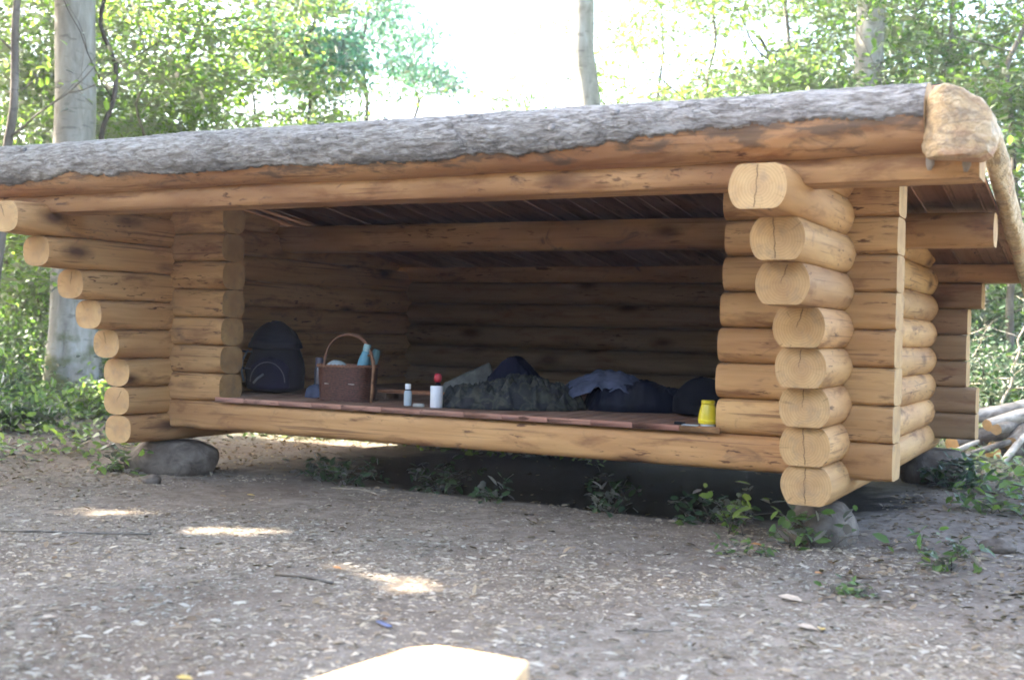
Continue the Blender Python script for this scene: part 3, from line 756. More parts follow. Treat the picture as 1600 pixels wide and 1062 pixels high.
# bottle and packets in the basket
BLUE=simple('light_blue_plastic',(.16,.42,.55),.35,.06)
bb=thing('drink_bottle','light blue plastic bottle leaning out of the wicker basket','bottle',(-4.10,.47,FZ+.04)); bb.rotation_euler=(.0,.24,.18)
obj('bottle_body',lathe([(.03,0),(.04,.01),(.043,.18),(.043,.27),(.03,.34),(.022,.352)],24),BLUE,bb,sharp=40)
obj('bottle_cap',lathe([(.026,.353),(.028,.356),(.028,.40),(.024,.408)],20),simple('pale_blue_cap',(.35,.58,.66),.4),bb,sharp=40)
b2=thing('drink_bottle','second paler bottle lying behind the light blue one at the basket rim','bottle',(-4.06,.55,FZ+.12)); b2.rotation_euler=(.0,.30,.3)
obj('bottle_body',lathe([(.03,0),(.035,.01),(.037,.18),(.037,.25),(.025,.29)],20),simple('dull_teal_plastic',(.10,.24,.28),.4),b2,sharp=40)
pk=obj('food_packet',sack_body(.075,.06,.10,12),simple('white_blue_wrap',(.55,.62,.62),.5,.2,9)); pk.location=(-4.25,.43,FZ+.205); tag(pk,'rounded white and blue packet showing at the left of the basket rim','packet')
# knobbly stick standing at the right end of the basket
P=[(x_-.075,y_-.06,z_) for x_,y_,z_ in [(-3.76,.36,FZ),(-3.758,.37,FZ+.08),(-3.764,.38,FZ+.17),(-3.762,.39,FZ+.26),(-3.775,.40,FZ+.32),(-3.80,.41,FZ+.355),(-3.835,.42,FZ+.355)]]
st=obj('walking_stick',tube([P[0],*P[1:]],[.010,.013,.010,.013,.012,.011,.008],8),simple('orange_brown_stick',(.24,.11,.05),.5,.5,30)); tag(st,'crooked orange-brown stick propped upright at the right side of the basket','stick')
# low wooden tray
ty=thing('wooden_tray','long low orange-brown wooden tray lying behind the white bottle','tray',(-3.66,.80,FZ),-.03)
V,F=box(-.40,.40,-.10,.10,.055,.075,.004); obj('tray_board',(V[:,:],F),simple('orange_stained_board',(.42,.17,.08),.5,.2,20),ty,False)
for x_ in (-.34,.34):
    V,F=box(x_-.02,x_+.02,-.09,.09,0,.055,.003); obj('foot',(V,F),W_FLOOR,ty,False)
# white bottle
wb=thing('white_bottle','small translucent white bottle with white cap and dark collar on the platform edge','bottle',(-3.475,.25,FZ))
obj('bottle_body',lathe([(.026,0),(.029,.004),(.029,.09),(.027,.105),(.02,.112)],24),simple('milky_blue_plastic',(.50,.58,.62),.35,.12,14),wb,sharp=40)
obj('collar',lathe([(.021,.1125),(.0215,.114),(.0215,.120),(.020,.121)],20),BLACKC,wb,sharp=40)
obj('cap',lathe([(.0205,.1215),(.0215,.124),(.0215,.155),(.019,.160)],20),WHITE,wb,sharp=40)
# white roll
wr=thing('paper_roll','plain white cylindrical paper roll standing on the platform edge in front of the red-capped bottle','roll',(-3.22,.235,FZ))
obj('roll_body',lathe([(.043,0),(.0455,.003),(.0455,.152),(.043,.156),(.018,.1565),(.018,.14)],32),WHITE,wr,sharp=40)
# red capped bottle
rb=thing('red_capped_bottle','dark bottle with a bright red rounded cap just behind the white roll','bottle',(-3.325,.42,FZ))
obj('bottle_body',lathe([(.026,0),(.03,.004),(.03,.12),(.022,.16),(.014,.172)],20),BLACKC,rb,sharp=40)
obj('cap',lathe([(.012,.173),(.025,.178),(.030,.198),(.029,.222),(.018,.238)],20),simple('red_plastic',(.55,.03,.05),.35,.1),rb,sharp=60)
pc=obj('snack_packet',join([box(-.04,.04,-.025,.025,0,.018,.006),box(-.036,.036,-.02,.02,.0185,.024,.002)]),simple('beige_packet',(.42,.40,.36),.5,.3,20),None,False,loc=(-3.35,.20,FZ),rot=(0,0,.2)); tag(pc,'small flat beige packet between the white bottle and the paper roll','packet')
# bedding heaps
def hc(u,v): return .085+.10*math.exp(-((u-.15)/.55)**2)-.04*v*v
cb=cloth_blob('camouflage_sleeping_bag',(.54,.34),hc,CAMO,2,loc=(-2.84,.66,FZ),rot=.42,crease=.075,nx=90,ny=60); tag(cb,'crumpled camouflage sleeping bag heaped behind the paper roll','sleeping bag')
nb=cloth_blob('dark_jacket',(.32,.22),lambda u,v:.22*math.exp(-((u-.0)/.55)**2)+.13,NAVY2,6,loc=(-3.10,1.22,FZ),rot=.35,crease=.02); tag(nb,'dark navy jacket rising to a peak behind the camouflage sleeping bag','jacket')
gj=cloth_blob('grey_cloth',(.25,.085),lambda u,v:.22+.12*u,GREYC,11,loc=(-3.40,.98,FZ),rot=.62,crease=.012,edge=.35); tag(gj,'light grey-olive cloth sloping down from the dark jacket to the red-capped bottle','cloth')
bl=cloth_blob('dark_blue_sleeping_bag',(.42,.26),lambda u,v:.17+.03*math.cos(u*5),NAVY,15,loc=(-1.98,1.10,FZ),rot=.42,crease=.03,nx=80,ny=50); tag(bl,'dark blue sleeping bag lying between the camouflage one and the black sack','sleeping bag')
# draped jacket: thin folded skin over the blue bag
def drape():
    nx,ny=60,36; V=[];F=[]
    for lay in (0,1):
        for j in range(ny+1):
            for i in range(nx+1):
                u=i/nx*2-1; v=j/ny*2-1
                x=.36*u*(1+.12*fnoise(v*2,u*2,3)); y=.20*v*(1+.25*fnoise(u*2.2,1,v))
                z=.232+.05*math.cos(u*2.6+.4)-.11*max(0,-v)**1.5*(1+.6*fnoise(u*3,5,5))-.04*abs(u)**2+.03*abs(fnoise(u*4,v*4,9))-.02*abs(fnoise(u*9,v*7,1))
                V.append((x,y,z-.006*lay))
    W_=nx+1; n1=W_*(ny+1)
    for j in range(ny):
        for i in range(nx):
            a=j*W_+i; F.append([a,a+1,a+1+W_,a+W_]); F.append([n1+a,n1+a+W_,n1+a+1+W_,n1+a+1])
    rg=[i for i in range(W_)]+[j*W_+nx for j in range(1,ny+1)]+[ny*W_+i for i in range(nx-1,-1,-1)]+[j*W_ for j in range(ny-1,0,-1)]
    for k in range(len(rg)):
        a,b=rg[k],rg[(k+1)%len(rg)]; F.append([a,n1+a,n1+b,b])
    return np.array(V),F
dj=obj('draped_jacket',drape(),BLUEGREY,None,loc=(-2.16,1.02,FZ),rot=(0,0,.42)); tag(dj,'pale blue-grey jacket draped over the dark blue sleeping bag','jacket')
ck=tag(obj('black_sack',sack_body(.21,.16,.27,21,squash=2.1,top=.55),BLACKC,None,loc=(-1.43,.86,FZ),rot=(0,0,.2)),'black rounded sack leaning in the right corner behind the yellow lantern','sack')
# yellow lantern-jar
yl=thing('yellow_lantern','small yellow lantern with a ribbed waist at the right end of the platform','lantern',(-1.125,.055,FZ))
YEL=simple('yellow_plastic',(.62,.50,.02),.35,.12,9)
obj('lantern_body',lathe([(.045,.012),(.058,.016),(.060,.04),(.056,.075),(.047,.115),(.040,.135)],28),YEL,yl,sharp=50)
obj('lantern_base',lathe([(.044,0),(.046,.003),(.046,.0115)],24),WHITE,yl,sharp=40)
obj('lantern_lid',lathe([(.038,.136),(.042,.138),(.042,.156),(.037,.160)],24),YEL,yl,sharp=40)
V,F=lathe([(.0595,.030),(.0612,.033),(.0612,.040),(.0590,.043)],28); obj('lantern_band',(V,F),simple('bright_yellow_band',(.80,.68,.03),.3),yl,sharp=40)
lg=obj('pocket_lighter',join([box(-.035,.02,-.011,.011,0,.018,.004),box(.0202,.034,-.010,.010,.001,.017,.003)]),BLACKC,None,False,loc=(-1.30,.03,FZ),rot=(0,0,.1)); tag(lg,'small black pocket lighter lying left of the yellow lantern','lighter')
cd=obj('folded_map',box(-.05,.05,-.03,.03,0,.006,.001),simple('pale_card',(.50,.54,.56)),None,False,loc=(-1.22,.0,FZ),rot=(0,0,.15)); tag(cd,'pale folded card beside the yellow lantern','card')

# ------------------------------------------------------------------ foreground bench
be=thing('log_bench','sunlit pale split-log bench top poking into the bottom edge of the picture','bench',(-.25,-5.05,G))
BW=wood_mat('pale_sawn_slab',light=(.72,.55,.34),dark=(.60,.42,.24),dirt=.2)
ol=[(-.60,-5.95),(.16,-5.66),(.195,-5.30),(.082,-4.86),(.030,-4.672),(-.10,-4.668),(-.200,-4.673),(-.245,-4.727),(-.290,-5.042),(-.40,-5.5)]
def slab(ol,z0,z1,b=.008):
    n=len(ol); c=np.mean(ol,0); V=[];F=[]
    for z,s in ((z0,0),(z1-b,0),(z1,b)):
        for p in ol:
            d=np.array(p)-c; L_=np.hypot(*d); q=c+d*(1-s/L_); V.append((q[0],q[1],z))
    for l in range(2):
        for k in range(n): F.append([l*n+k,l*n+(k+1)%n,(l+1)*n+(k+1)%n,(l+1)*n+k])
    F.append(list(range(n))[::-1]); F.append([2*n+k for k in range(n)])
    return np.array(V),F
V,F=slab(ol,-.02,.10); obj('seat_slab',(V,F),BW,be,False,loc=(.25,5.05,-G))
for x_,y_ in ((-.10,-4.95),(-.20,-5.7)):
    V,F=tube([(x_,y_,G-.03),(x_,y_,-.021)],[.10,.09],20); obj('leg',(V,F),W_LOG,be,loc=(.25,5.05,-G),sharp=40)

# ------------------------------------------------------------------ trees
# gaps in the canopy where the sun reaches the ground
HOLES=[]
def hole(x0,y0,x1,y1,w_,z=G): HOLES.append((x0,y0,x1,y1,w_,z))
hole(-4.68,-1.73,-4.20,-1.62,.15); hole(-3.50,-1.80,-3.18,-1.68,.15); hole(-2.42,-2.16,-2.28,-2.20,.10); hole(-2.02,-2.27,-1.66,-2.40,.13)
hole(-9.0,3.6,-5.6,3.4,.75)
hole(-.25,-5.5,-.05,-4.7,.62,.10)
def keep_canopy(P):
    k=np.ones(len(P),bool)
    s=np.array(SUN)
    for x0,y0,x1,y1,w_,z in HOLES:
        t=(P[:,2]-z)/s[2]; Q=P[:,:2]-s[None,:2]*t[:,None]
        a=np.array([x0,y0]); d=np.array([x1-x0,y1-y0]); L2=(d**2).sum()
        u=np.clip(((Q-a)@d)/L2,0,1); dist=np.hypot(*(Q-a-u[:,None]*d).T)
        k&=~((dist<w_+.06)&(P[:,2]>1.5))
    return k
# leaf: pointed oval of 6 verts folded along the midrib (4 tris as 2 quads+2)
LV=np.array([(0,0,0),(.30,.24,.05),(.72,.20,.04),(1,0,-.05),(.72,-.20,.04),(.30,-.24,.05)])
LF=np.array([(0,3,2,1),(0,5,4,3)])
def leaf_cloud(P, size, rng, flat=.5, var=.35):
    n=len(P); rz=rng.uniform(0,2*math.pi,n); sc=size*rng.uniform(1-var,1+var,n)
    tl=(rng.normal(0,flat,n),rng.normal(0,flat,n))
    return scatter(LV,LF,P,rz,sc,tl)
def limb(p,d,L,r,rng,depth,out,tips,curl=.25,up=.06,nseg=6,split=(2,3)):
    pts=[p.copy()]; rad=[r]
    for i in range(nseg):
        d=(d+Vector(rng.normal(0,curl,3))*.5+Vector((0,0,up))).normalized()
        p=p+d*(L/nseg); pts.append(p.copy()); rad.append(r*(1-.62*(i+1)/nseg))
    out.append(tube(pts,rad,max(5,9-2*depth) if depth<3 else 4,True))
    if depth>=3 or r<.007: tips.append((pts[-1],d)); tips.append((pts[nseg//2],d)); return
    for i in range(rng.integers(split[0],split[1]+1)):
        q=pts[int(rng.integers(max(1,nseg//2-1),nseg+1))]
        dd=(d+Vector(rng.normal(0,.75,3))).normalized(); dd.z=dd.z*.5+.05; dd.normalize()
        limb(q,dd,L*rng.uniform(.5,.75),r*.45,rng,depth+1,out,tips,curl,up,max(3,nseg-1),split)
    tips.append((pts[-1],d))
def tree(name,label,loc,h,r,seed,tmat,lmat,branches,leaves,lsize,lean=(0,0),group=None,crown_lo=.3,crown=(2.5,1.2),clump=.55,canopy=False,cat='tree',extra=None,flare=1.35,wob=.05,tilt=.5,cname='crown',topr=.35,bl=.32,br=.32,flatz=.35):
    rng=np.random.default_rng(seed)
    root=thing(name,label,cat,loc,0,group)
    pts=[];rad=[];n=14
    for i in range(n+1):
        t=i/n; z=h*t
        pts.append(Vector((lean[0]*z+wob*rng.normal()*min(1,t*3)+.15*h*.06*math.sin(t*4+seed),lean[1]*z+wob*rng.normal()*min(1,t*3),z-.1 if i==0 else z)))
        rad.append(r*((1-t)+(topr)*t)*(flare if i==0 else (1+(flare-1)*.25 if i==1 else 1)))
    # smooth the path
    fine=[];fr=[]
    for i in range(n):
        for s in range(3):
            f=s/3; p0=pts[max(i-1,0)];p1=pts[i];p2=pts[i+1];p3=pts[min(i+2,n)]
            fine.append(.5*((2*p1)+(p2-p0)*f+(2*p0-5*p1+4*p2-p3)*f*f+(3*p1-p0-3*p2+p3)*f**3)); fr.append(rad[i]*(1-f)+rad[i+1]*f)
    fine.append(pts[-1]); fr.append(rad[-1])
    V,F=tube(fine,fr,18)
    V=np.array([(x+.03*r*5*fnoise(x*2,y*2,z*.8)*.4,y+.03*r*5*fnoise(y*2,x*2,z*.8+5)*.4,z) for x,y,z in V])
    obj('trunk',(V,F),tmat,root)
    out=[];tips=[]
    for b in range(branches):
        t=crown_lo+(1-crown_lo)*(b+rng.uniform(0,1))/branches
        i=min(int(t*len(fine)),len(fine)-2); a=b*2.4+rng.uniform(-.4,.4)
        d=Vector((math.cos(a),math.sin(a),rng.uniform(.05,.5))).normalized()
        limb(fine[i].copy(),d,h*bl*(1.15-.6*t)*rng.uniform(.7,1.2),fr[i]*br,rng,1,out,tips)
    if extra: extra(out,tips,rng)
    if out: obj('limbs',join(out),tmat if tmat is not T_BEECH else T_BEECH,root)
    if leaves:
        T=np.array([t[0] for t in tips]) if tips else np.array([fine[-1]])
        k=rng.integers(0,len(T),leaves)
        P=T[k]+rng.normal(0,1,(leaves,3))*np.array([clump,clump,clump*flatz])
        if canopy:
            # broad closed crown well above the picture
            m=canopy['n']; u=rng.normal(0,1,(m,3)); u/=np.linalg.norm(u,axis=1)[:,None]; u*=rng.uniform(.15,1,(m,1))**(1/2.2)
            Q=u*np.array([canopy['r'],canopy['r'],canopy['h']])+np.array([canopy['x'],canopy['y'],canopy['z']])
            P=np.concatenate([P,Q])
        P=P[keep_canopy(P+np.array(loc))]
        V,F=leaf_cloud(P,lsize,rng,tilt)
        me=mesh_np(cname,V,F,lmat); link(cname,me,root)
    return root
def wp(px,Z):   # ground point seen in picture column px at forward distance Z (design-time placing)
    f=1822.6; a=(px-800)/f
    x=1.1789+Z*(-sy+cy*a); y=-6.9654+Z*(cy+sy*a)
    return (x,y,gh(x,y))
# tall trees whose crowns close above the picture and shade the clearing
def can(x,y,z,r,h,n,loc): return dict(x=x-loc[0],y=y-loc[1],z=z-loc[2],r=r,h=h,n=n)
l=wp(116,16.5)
tree('beech_tree','thick pale grey beech trunk with mossy foot at the left edge behind the shelter',l,15,.305,3,T_BEECH,L_BRIGHT,0,2500,.2,lean=(.004,0),crown_lo=.75,wob=.01,flare=1.5,canopy=can(l[0]+.5,l[1]-2,12.5,5,2.5,7000,l),topr=.75,clump=1.2)
l=wp(920,22)
tree('slender_tree','slender grey trunk leaning slightly left above the middle of the roof',l,13,.25,8,T_BEECH,L_BRIGHT,0,1500,.2,lean=(-.028,0),crown_lo=.7,wob=.05,canopy=can(l[0],l[1],12,3.2,2.0,3500,l),topr=.7,clump=1.2)
l=wp(1344,20)
tree('beech_tree','straight grey beech trunk above the right part of the roof',l,14,.265,5,T_BEECH,L_BRIGHT,0,1500,.2,lean=(-.004,0),crown_lo=.7,wob=.02,canopy=can(l[0],l[1],12,3.5,2,3500,l),topr=.8,clump=1.2)
for i,(x,y,rr,z,lab) in enumerate([(-11.5,-3.5,4.6,10,'tall shade tree left of the clearing, nearest the bench'),(-14.5,1.5,5.0,11,'tall shade tree left of the shelter, in front of the thick beech'),(-18.5,-4.5,5.2,12,'tall shade tree standing farthest out on the left'),(-12.6,3.2,4.2,10.5,'tall shade tree beside the left end of the shelter'),(-8.6,-8.0,4.8,11.5,'tall shade tree left of the clearing behind the bench'),(-15.5,-3.6,5.0,14.5,'tallest shade tree left of the clearing'),(-20,.8,5.0,12.5,'tall shade tree on the left beyond the thick beech')]):
    l=(x,y,gh(x,y))
    tree('shade_tree',lab,l,13,.25,40+i,T_MID,L_BRIGHT,5,1500,.22,crown_lo=.68,canopy=can(x,y,z,rr,3.0,15000,l),group='tall shade trees left of the clearing')
# understorey trees: broad sprays of fresh leaves
UND='young leafy trees of the wood behind the shelter'
und=[(-60,24,9,.12,'yellow-green young tree at the far left picture edge',L_BRIGHT),
 (60,27,10,.13,'yellow-green young tree left of the thick beech trunk',L_BRIGHT),
 (225,20,8.5,.06,'near bright young tree just right of the thick beech trunk',L_BRIGHT),
 (300,25,9.5,.12,'bright yellow-green tree above the left third of the roof log',L_BRIGHT),
 (375,32,9.5,.12,'low pale tree at the left border of the white sky gap',L_BRIGHT),
 (150,36,12,.15,'farther tree seen through the gap beside the thick beech',L_MID),
 (20,22,6.5,.09,'low dense young tree under the left end of the roof log',L_MID),
 (1010,30,9.5,.12,'bright young tree right of the slender leaning trunk',L_BRIGHT),
 (1110,27,10,.12,'round bright tree between slender trunk and right beech',L_BRIGHT),
 (1235,24,9.5,.13,'yellow-green tree with dark forked limbs left of the right beech',L_BRIGHT),
 (1390,26,10.5,.14,'mid-green tree behind the right beech trunk',L_MID),
 (1480,21,9,.12,'mid-green tree above the right end of the roof log',L_MID),
 (1590,18,8.5,.11,'dense green tree at the right picture edge above the verge log',L_MID),
 (1680,24,10,.12,'green tree just outside the right picture edge',L_MID),
 (1300,36,12,.15,'farther pale tree behind the right beech',L_BRIGHT),
 (1540,34,12,.15,'farther tree behind the right picture edge trees',L_BRIGHT)]
for i,(px,Z,h,r,lab,lm) in enumerate(und):
    l=wp(px,Z)
    tree('young_tree',lab,l,h,r*.62,100+i,T_MID,lm,12,19000,.13,crown_lo=.14,clump=.50,group=UND,bl=.42,flatz=.22,tilt=.45,wob=.10,lean=(.03*math.sin(i*2),0))
# pine-like clumps left of the white gap
for i,(px,Z,h,lab) in enumerate([(470,27,9.4,'teal-green pine with flat clumps at the left border of the sky gap'),(560,33,10.0,'small faint bluish pine inside the white sky gap'),(640,36,9.9,'lowest faint bluish pine near the middle of the sky gap')]):
    l=wp(px,Z)
    tree('pine_tree',lab,l,h,.10,300+i,T_DARK,L_TEAL,9,6000 if i==0 else 2600,.16,crown_lo=.62 if i==0 else .78,clump=.34,bl=.16,flatz=.5,group='bluish pines at the sky gap',wob=.08,tilt=.9)
# bare dark limbs of the left thicket
l=wp(172,16.5)
tree('leaning_sapling','thin dark curving stem just right of the thick beech trunk',l,7.5,.055,77,T_DARK,L_BRIGHT,7,500,.13,crown_lo=.35,clump=.4,wob=.07,bl=.3,cname='leaves')
l=wp(-22,16)
tree('leaning_sapling','brown stem leaning right at the left picture edge',l,8,.085,78,T_MID,L_BRIGHT,6,700,.13,lean=(.09,.0),crown_lo=.35,clump=.4,wob=.06,bl=.3,cname='leaves')
l=wp(1180,22)
tree('forked_tree','dark forked bare limbs rising above the roof left of the right beech',l,6.8,.085,81,T_DARK,L_BRIGHT,9,900,.13,crown_lo=.45,clump=.6,wob=.08,bl=.42,cname='leaves',br=.6)

# low shrubs behind and beside the shelter
def shrub(px,Z,rad,h,n,seed,label,mat,name='shrub',size=.085,group='shrubs of the undergrowth round the shelter',loc=None,cat='shrub'):
    rng=np.random.default_rng(seed); l=loc or wp(px,Z); root=thing(name,label,cat,l,0,group)
    out=[];P=[]
    ns=max(4,int(rad*7))
    for i in range(ns):
        a=rng.uniform(0,6.28); d=Vector((math.cos(a)*.6,math.sin(a)*.6,1)).normalized(); p=Vector((rng.normal(0,rad*.18),rng.normal(0,rad*.18),-.03))
        pts=[p.copy()]
        L_=h*rng.uniform(.6,1.05)
        for k in range(6):
            d=(d+Vector(rng.normal(0,.22,3))+Vector((math.cos(a)*.05,math.sin(a)*.05,-.03))).normalized(); p=p+d*L_/6; pts.append(p.copy())
            m=int(n/ns/6)
            P.append(np.array(p)+rng.normal(0,1,(m,3))*np.array([rad*.28,rad*.28,h*.10]))
        out.append(tube(pts,[.012*(1-.11*k)*max(1,h) for k in range(7)],5))
    obj('stems',join(out),T_DARK,root)
    P=np.concatenate(P); P[:,2]=np.abs(P[:,2])+.02
    V,F=leaf_cloud(P,size,rng,.6); link('leaves',mesh_np('leaves',V,F,mat),root)
    return root
sh=[(-40,14.5,1.0,1.1,L_MID,'leafy shrub at the far left edge below the roof'),(20,17.5,1.2,1.5,L_MID,'green shrub left of the beech foot'),(5,12.5,.7,.5,L_MID,'low green shrub nearest the left picture edge'),
 (70,14,.7,.42,L_BRIGHT,'low green shrub in front of the beech foot'),(150,14.2,.7,.45,L_BRIGHT,'low green shrub right of the beech foot'),(230,17,1.2,.8,L_BRIGHT,'sunlit shrub seen under the left end of the sill'),
 (-70,17,1.4,2.0,L_MID,'tall dark shrub outside the left picture edge'),(100,21,1.6,2.4,L_MID,'tall dark shrub behind the beech trunk'),(30,22,1.8,3.0,L_MID,'tall mid-green shrub deep in the wood on the left'),
 (330,19,1.5,.8,L_BRIGHT,'bright low shrub behind the shelter, left one'),(430,18,1.5,.8,L_BRIGHT,'bright low shrub behind the shelter, middle one'),(540,18,1.5,.8,L_BRIGHT,'bright low shrub behind the shelter, right one'),
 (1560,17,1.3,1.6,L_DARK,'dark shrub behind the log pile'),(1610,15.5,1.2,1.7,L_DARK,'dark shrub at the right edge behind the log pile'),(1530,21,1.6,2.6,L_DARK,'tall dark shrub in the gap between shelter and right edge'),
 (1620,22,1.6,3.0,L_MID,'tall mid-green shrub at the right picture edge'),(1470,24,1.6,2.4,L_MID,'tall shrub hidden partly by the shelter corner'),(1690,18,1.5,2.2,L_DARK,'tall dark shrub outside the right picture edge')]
for i,(px,Z,rd,h,mt,lab) in enumerate(sh):
    shrub(px,Z,rd,h,int(3000*rd*max(.7,h**.5)),500+i,lab,mt)
# far woodland closing the view between the trees
rng=np.random.default_rng(9); P=[]
for px0,px1,n_,hh in ((-900,400,30000,6),(400,830,2500,2.0),(830,2500,30000,6.5)):
    px=rng.uniform(px0,px1,n_); Z=rng.uniform(38,60,n_); a=(px-800)/1822.6
    x=1.18+Z*(-sy+cy*a); y=-6.97+Z*(cy+sy*a)
    lump=np.array([.55+.9*fnoise(q*.006,w_*.05,3) for q,w_ in zip(px,Z)])
    z=rng.uniform(0,1,n_)**.8*hh*np.clip(lump,.2,1.2)+.8
    P.append(np.stack([x,y,z],1))
P=np.concatenate(P); V,F=leaf_cloud(P,.50,rng,.8)
tag(link('far_woodland',mesh_np('far_woodland',V,F,L_MID)),'distant leafy woodland closing the view behind the trees','woodland',kind='stuff')

n_=26000; th=rng.uniform(math.radians(150),math.radians(375),n_); rd=rng.uniform(13,26,n_)  # unseen leaf ring behind the camera, added to cut low sky light indoors
x=-.5+rd*np.cos(th); y=-5+rd*np.sin(th); z=rng.uniform(0,1,n_)**1.15*8+.1
P=np.stack([x,y,z+G],1); P=P[(x>-12.5)|(z>7)|(y<-9)]; P=P[keep_canopy(P)]
V,F=leaf_cloud(P,.62,rng,.9)
tag(link('near_leaf_screen',mesh_np('near_leaf_screen',V,F,L_DARK)),'unseen leafy wood round the near clearing, added to darken the shelter inside','woodland',kind='stuff')

# ------------------------------------------------------------------ plants at the foot of the shelter
def bramble(x,y,h,n,seed,label,mat=L_DARK,size=.075,spread=.16):
    rng=np.random.default_rng(seed); root=thing('bramble_plant',label,'plant',(x,y,gh(x,y)),0,'leafy plants along the front of the shelter')
    out=[];P=[]
    for i in range(n):
        a=rng.uniform(0,6.28); d=Vector((math.cos(a)*.5,math.sin(a)*.5,1)).normalized(); p=Vector((rng.normal(0,spread*.3),rng.normal(0,spread*.3),-.02)); pts=[p.copy()]; L_=h*rng.uniform(.6,1.1)
        for k in range(6):
            d=(d+Vector(rng.normal(0,.16,3))+Vector((math.cos(a)*.12,math.sin(a)*.12,-.06*k*.3))).normalized(); p=p+d*L_/6; pts.append(p.copy())
            if k>=1:
                q=p+Vector(rng.normal(0,spread*.28,3))
                for s in range(3): P.append(np.array(q)+rng.normal(0,.012,3))
        out.append(tube(pts,[.004*(1-.1*k) for k in range(7)],5))
    obj('stem',join(out),T_DARK,root)
    V,F=leaf_cloud(np.array(P),size,rng,.45); link('leaves',mesh_np('leaves',V,F,mat),root)
for i,a in enumerate([(-4.42,.45,.26,7,'small dark bramble left of centre under the sill'),(-4.05,.30,.28,7,'low bramble under the sill below the basket'),(-3.35,.52,.30,9,'dark bramble under the sill below the paper roll'),
    (-2.75,.25,.16,5,'tiny seedling in front of the shade under the sill'),(-1.95,.42,.38,7,'upright bramble under the sill below the blue bedding'),
    (-1.25,.30,.24,6,'broad dark bramble near the right end of the sill'),(-1.02,.20,.22,4,'dark bramble behind the yellow-green seedling')]):
    bramble(*a[:4],700+i,a[4])
bramble(-.86,-.12,.34,5,720,'yellow-green seedling on a bare stem left of the right support stone',L_BRIGHT,.075,.13)
bramble(-.45,-.33,.22,7,721,'green nettle-like plant growing in front of the right support stone',L_MID,.085,.22)
bramble(-5.95,-.12,.20,10,722,'low green plant at the left support stone',L_MID,.08,.2)
bramble(.24,.0,.14,4,723,'small green weed right of the right support stone',L_MID,.07,.16)
bramble(.33,-.45,.15,4,724,'small green weed in the leaf litter at the right',L_MID,.07,.14)
bramble(-.62,-.72,.06,6,725,'flat grassy tuft in front of the right corner',L_MID,.05,.16)
bramble(.05,-1.35,.07,6,726,'tiny weed between chips at the right foreground',L_MID,.05,.12)
bramble(-.05,3.2,.25,14,727,'dark leaves growing round the back right stone',L_DARK,.09,.25)
bramble(.35,1.9,.16,9,728,'low weeds along the right wall',L_MID,.08,.3)

# ------------------------------------------------------------------ ground cover and litter
def gz(X,Y): return np.array([gh(a,b) for a,b in zip(X,Y)])
rng=np.random.default_rng(21)
# wood chips: flat wedges, denser towards the camera
TV=np.array([(-.55,-.30,0),(.50,-.5,0),(.42,.42,0),(-.35,.5,0),(.05,-.05,1)]); TF=np.array([(0,1,4),(1,2,4),(2,3,4),(3,0,4)])
n=260000
Z=1.9+ (rng.uniform(0,1,n)**.80)*9.0; a=rng.uniform(-.50,.50,n)
X=1.1789+Z*(-sy+cy*a); Y=-6.9654+Z*(cy+sy*a)
dens=np.array([fnoise(x*.8,y*.8,2)+.5*fnoise(x*3,y*3,6) for x,y in zip(X,Y)])
ok=(Y<.25+.4*dens)&(rng.uniform(-.5,.9,n)<.42+dens-.22*np.clip(Y+2.4,0,3))
X,Y=X[ok],Y[ok]; m=len(X)
L1=np.minimum(rng.lognormal(-4.4,.66,m),.07); W1=L1*rng.uniform(.14,.5,m)
V,F=scatter(TV,TF,np.stack([X,Y,gz(X,Y)+.001],1),rng.normal(.2,1.1,m),np.stack([L1,W1,np.clip(L1*.16,.0015,.008)],1),(rng.normal(0,.14,m),rng.normal(0,.14,m)))
tag(link('wood_chips',mesh_np('wood_chips',V,F,L_CHIP)),'pale grey wood chips strewn over the trodden ground before the shelter','wood chips',kind='stuff')
# leaf litter
n=26000; Z=2.2+rng.uniform(0,1,n)**.8*16; a=rng.uniform(-.52,.52,n)
X=1.1789+Z*(-sy+cy*a); Y=-6.9654+Z*(cy+sy*a)
pr=np.where(Y<.3,.09,.9); pr=np.where((X>-.1)&(Y>-1.6),.95,pr); pr=np.where((X<-5.2)&(Y>-1.2),.9,pr)
pr=np.where((X>-5.3)&(X<-.4)&(Y>.35+.12*np.sin(X*5))&(Y<3.6),.05,pr)
ok=rng.uniform(0,1,n)<pr; X,Y=X[ok],Y[ok]; m=len(X)
V,F=leaf_cloud(np.stack([X,Y,gz(X,Y)+.006],1),.046,rng,.28)
tag(link('leaf_litter',mesh_np('leaf_litter',V,F,L_LITTER)),'brown dry leaves lying over the forest floor round the shelter','leaf litter',kind='stuff')
# green ground cover: left, behind and right
n=42000; Z=8+rng.uniform(0,1,n)*16; a=rng.uniform(-.55,.55,n)
X=1.1789+Z*(-sy+cy*a); Y=-6.9654+Z*(cy+sy*a)
X[:12000]=rng.uniform(-9,-3.2,12000); Y[:12000]=rng.uniform(2.9,7.5,12000)
d=np.array([fnoise(x*.6,y*.6,12)+.4*fnoise(x*2,y*2,16) for x,y in zip(X,Y)])
out_=(Y>4.0)|(X<-6.9)|((X>.3)&(Y>1.0)); ok=out_&(d+rng.uniform(-.3,.3,n)>-.16)|(np.arange(n)<12000)
ok&=out_|((np.arange(n)<12000)&(Y>3.0+.3*np.sin(X*3))); X,Y=X[ok],Y[ok]; m=len(X)
V,F=leaf_cloud(np.stack([X,Y,gz(X,Y)+rng.uniform(.01,.16,m)],1),.10,rng,.45)
tag(link('ground_cover',mesh_np('ground_cover',V,F,L_BRIGHT)),'low green leafy ground cover under the trees behind and left of the shelter','ground cover',kind='stuff')

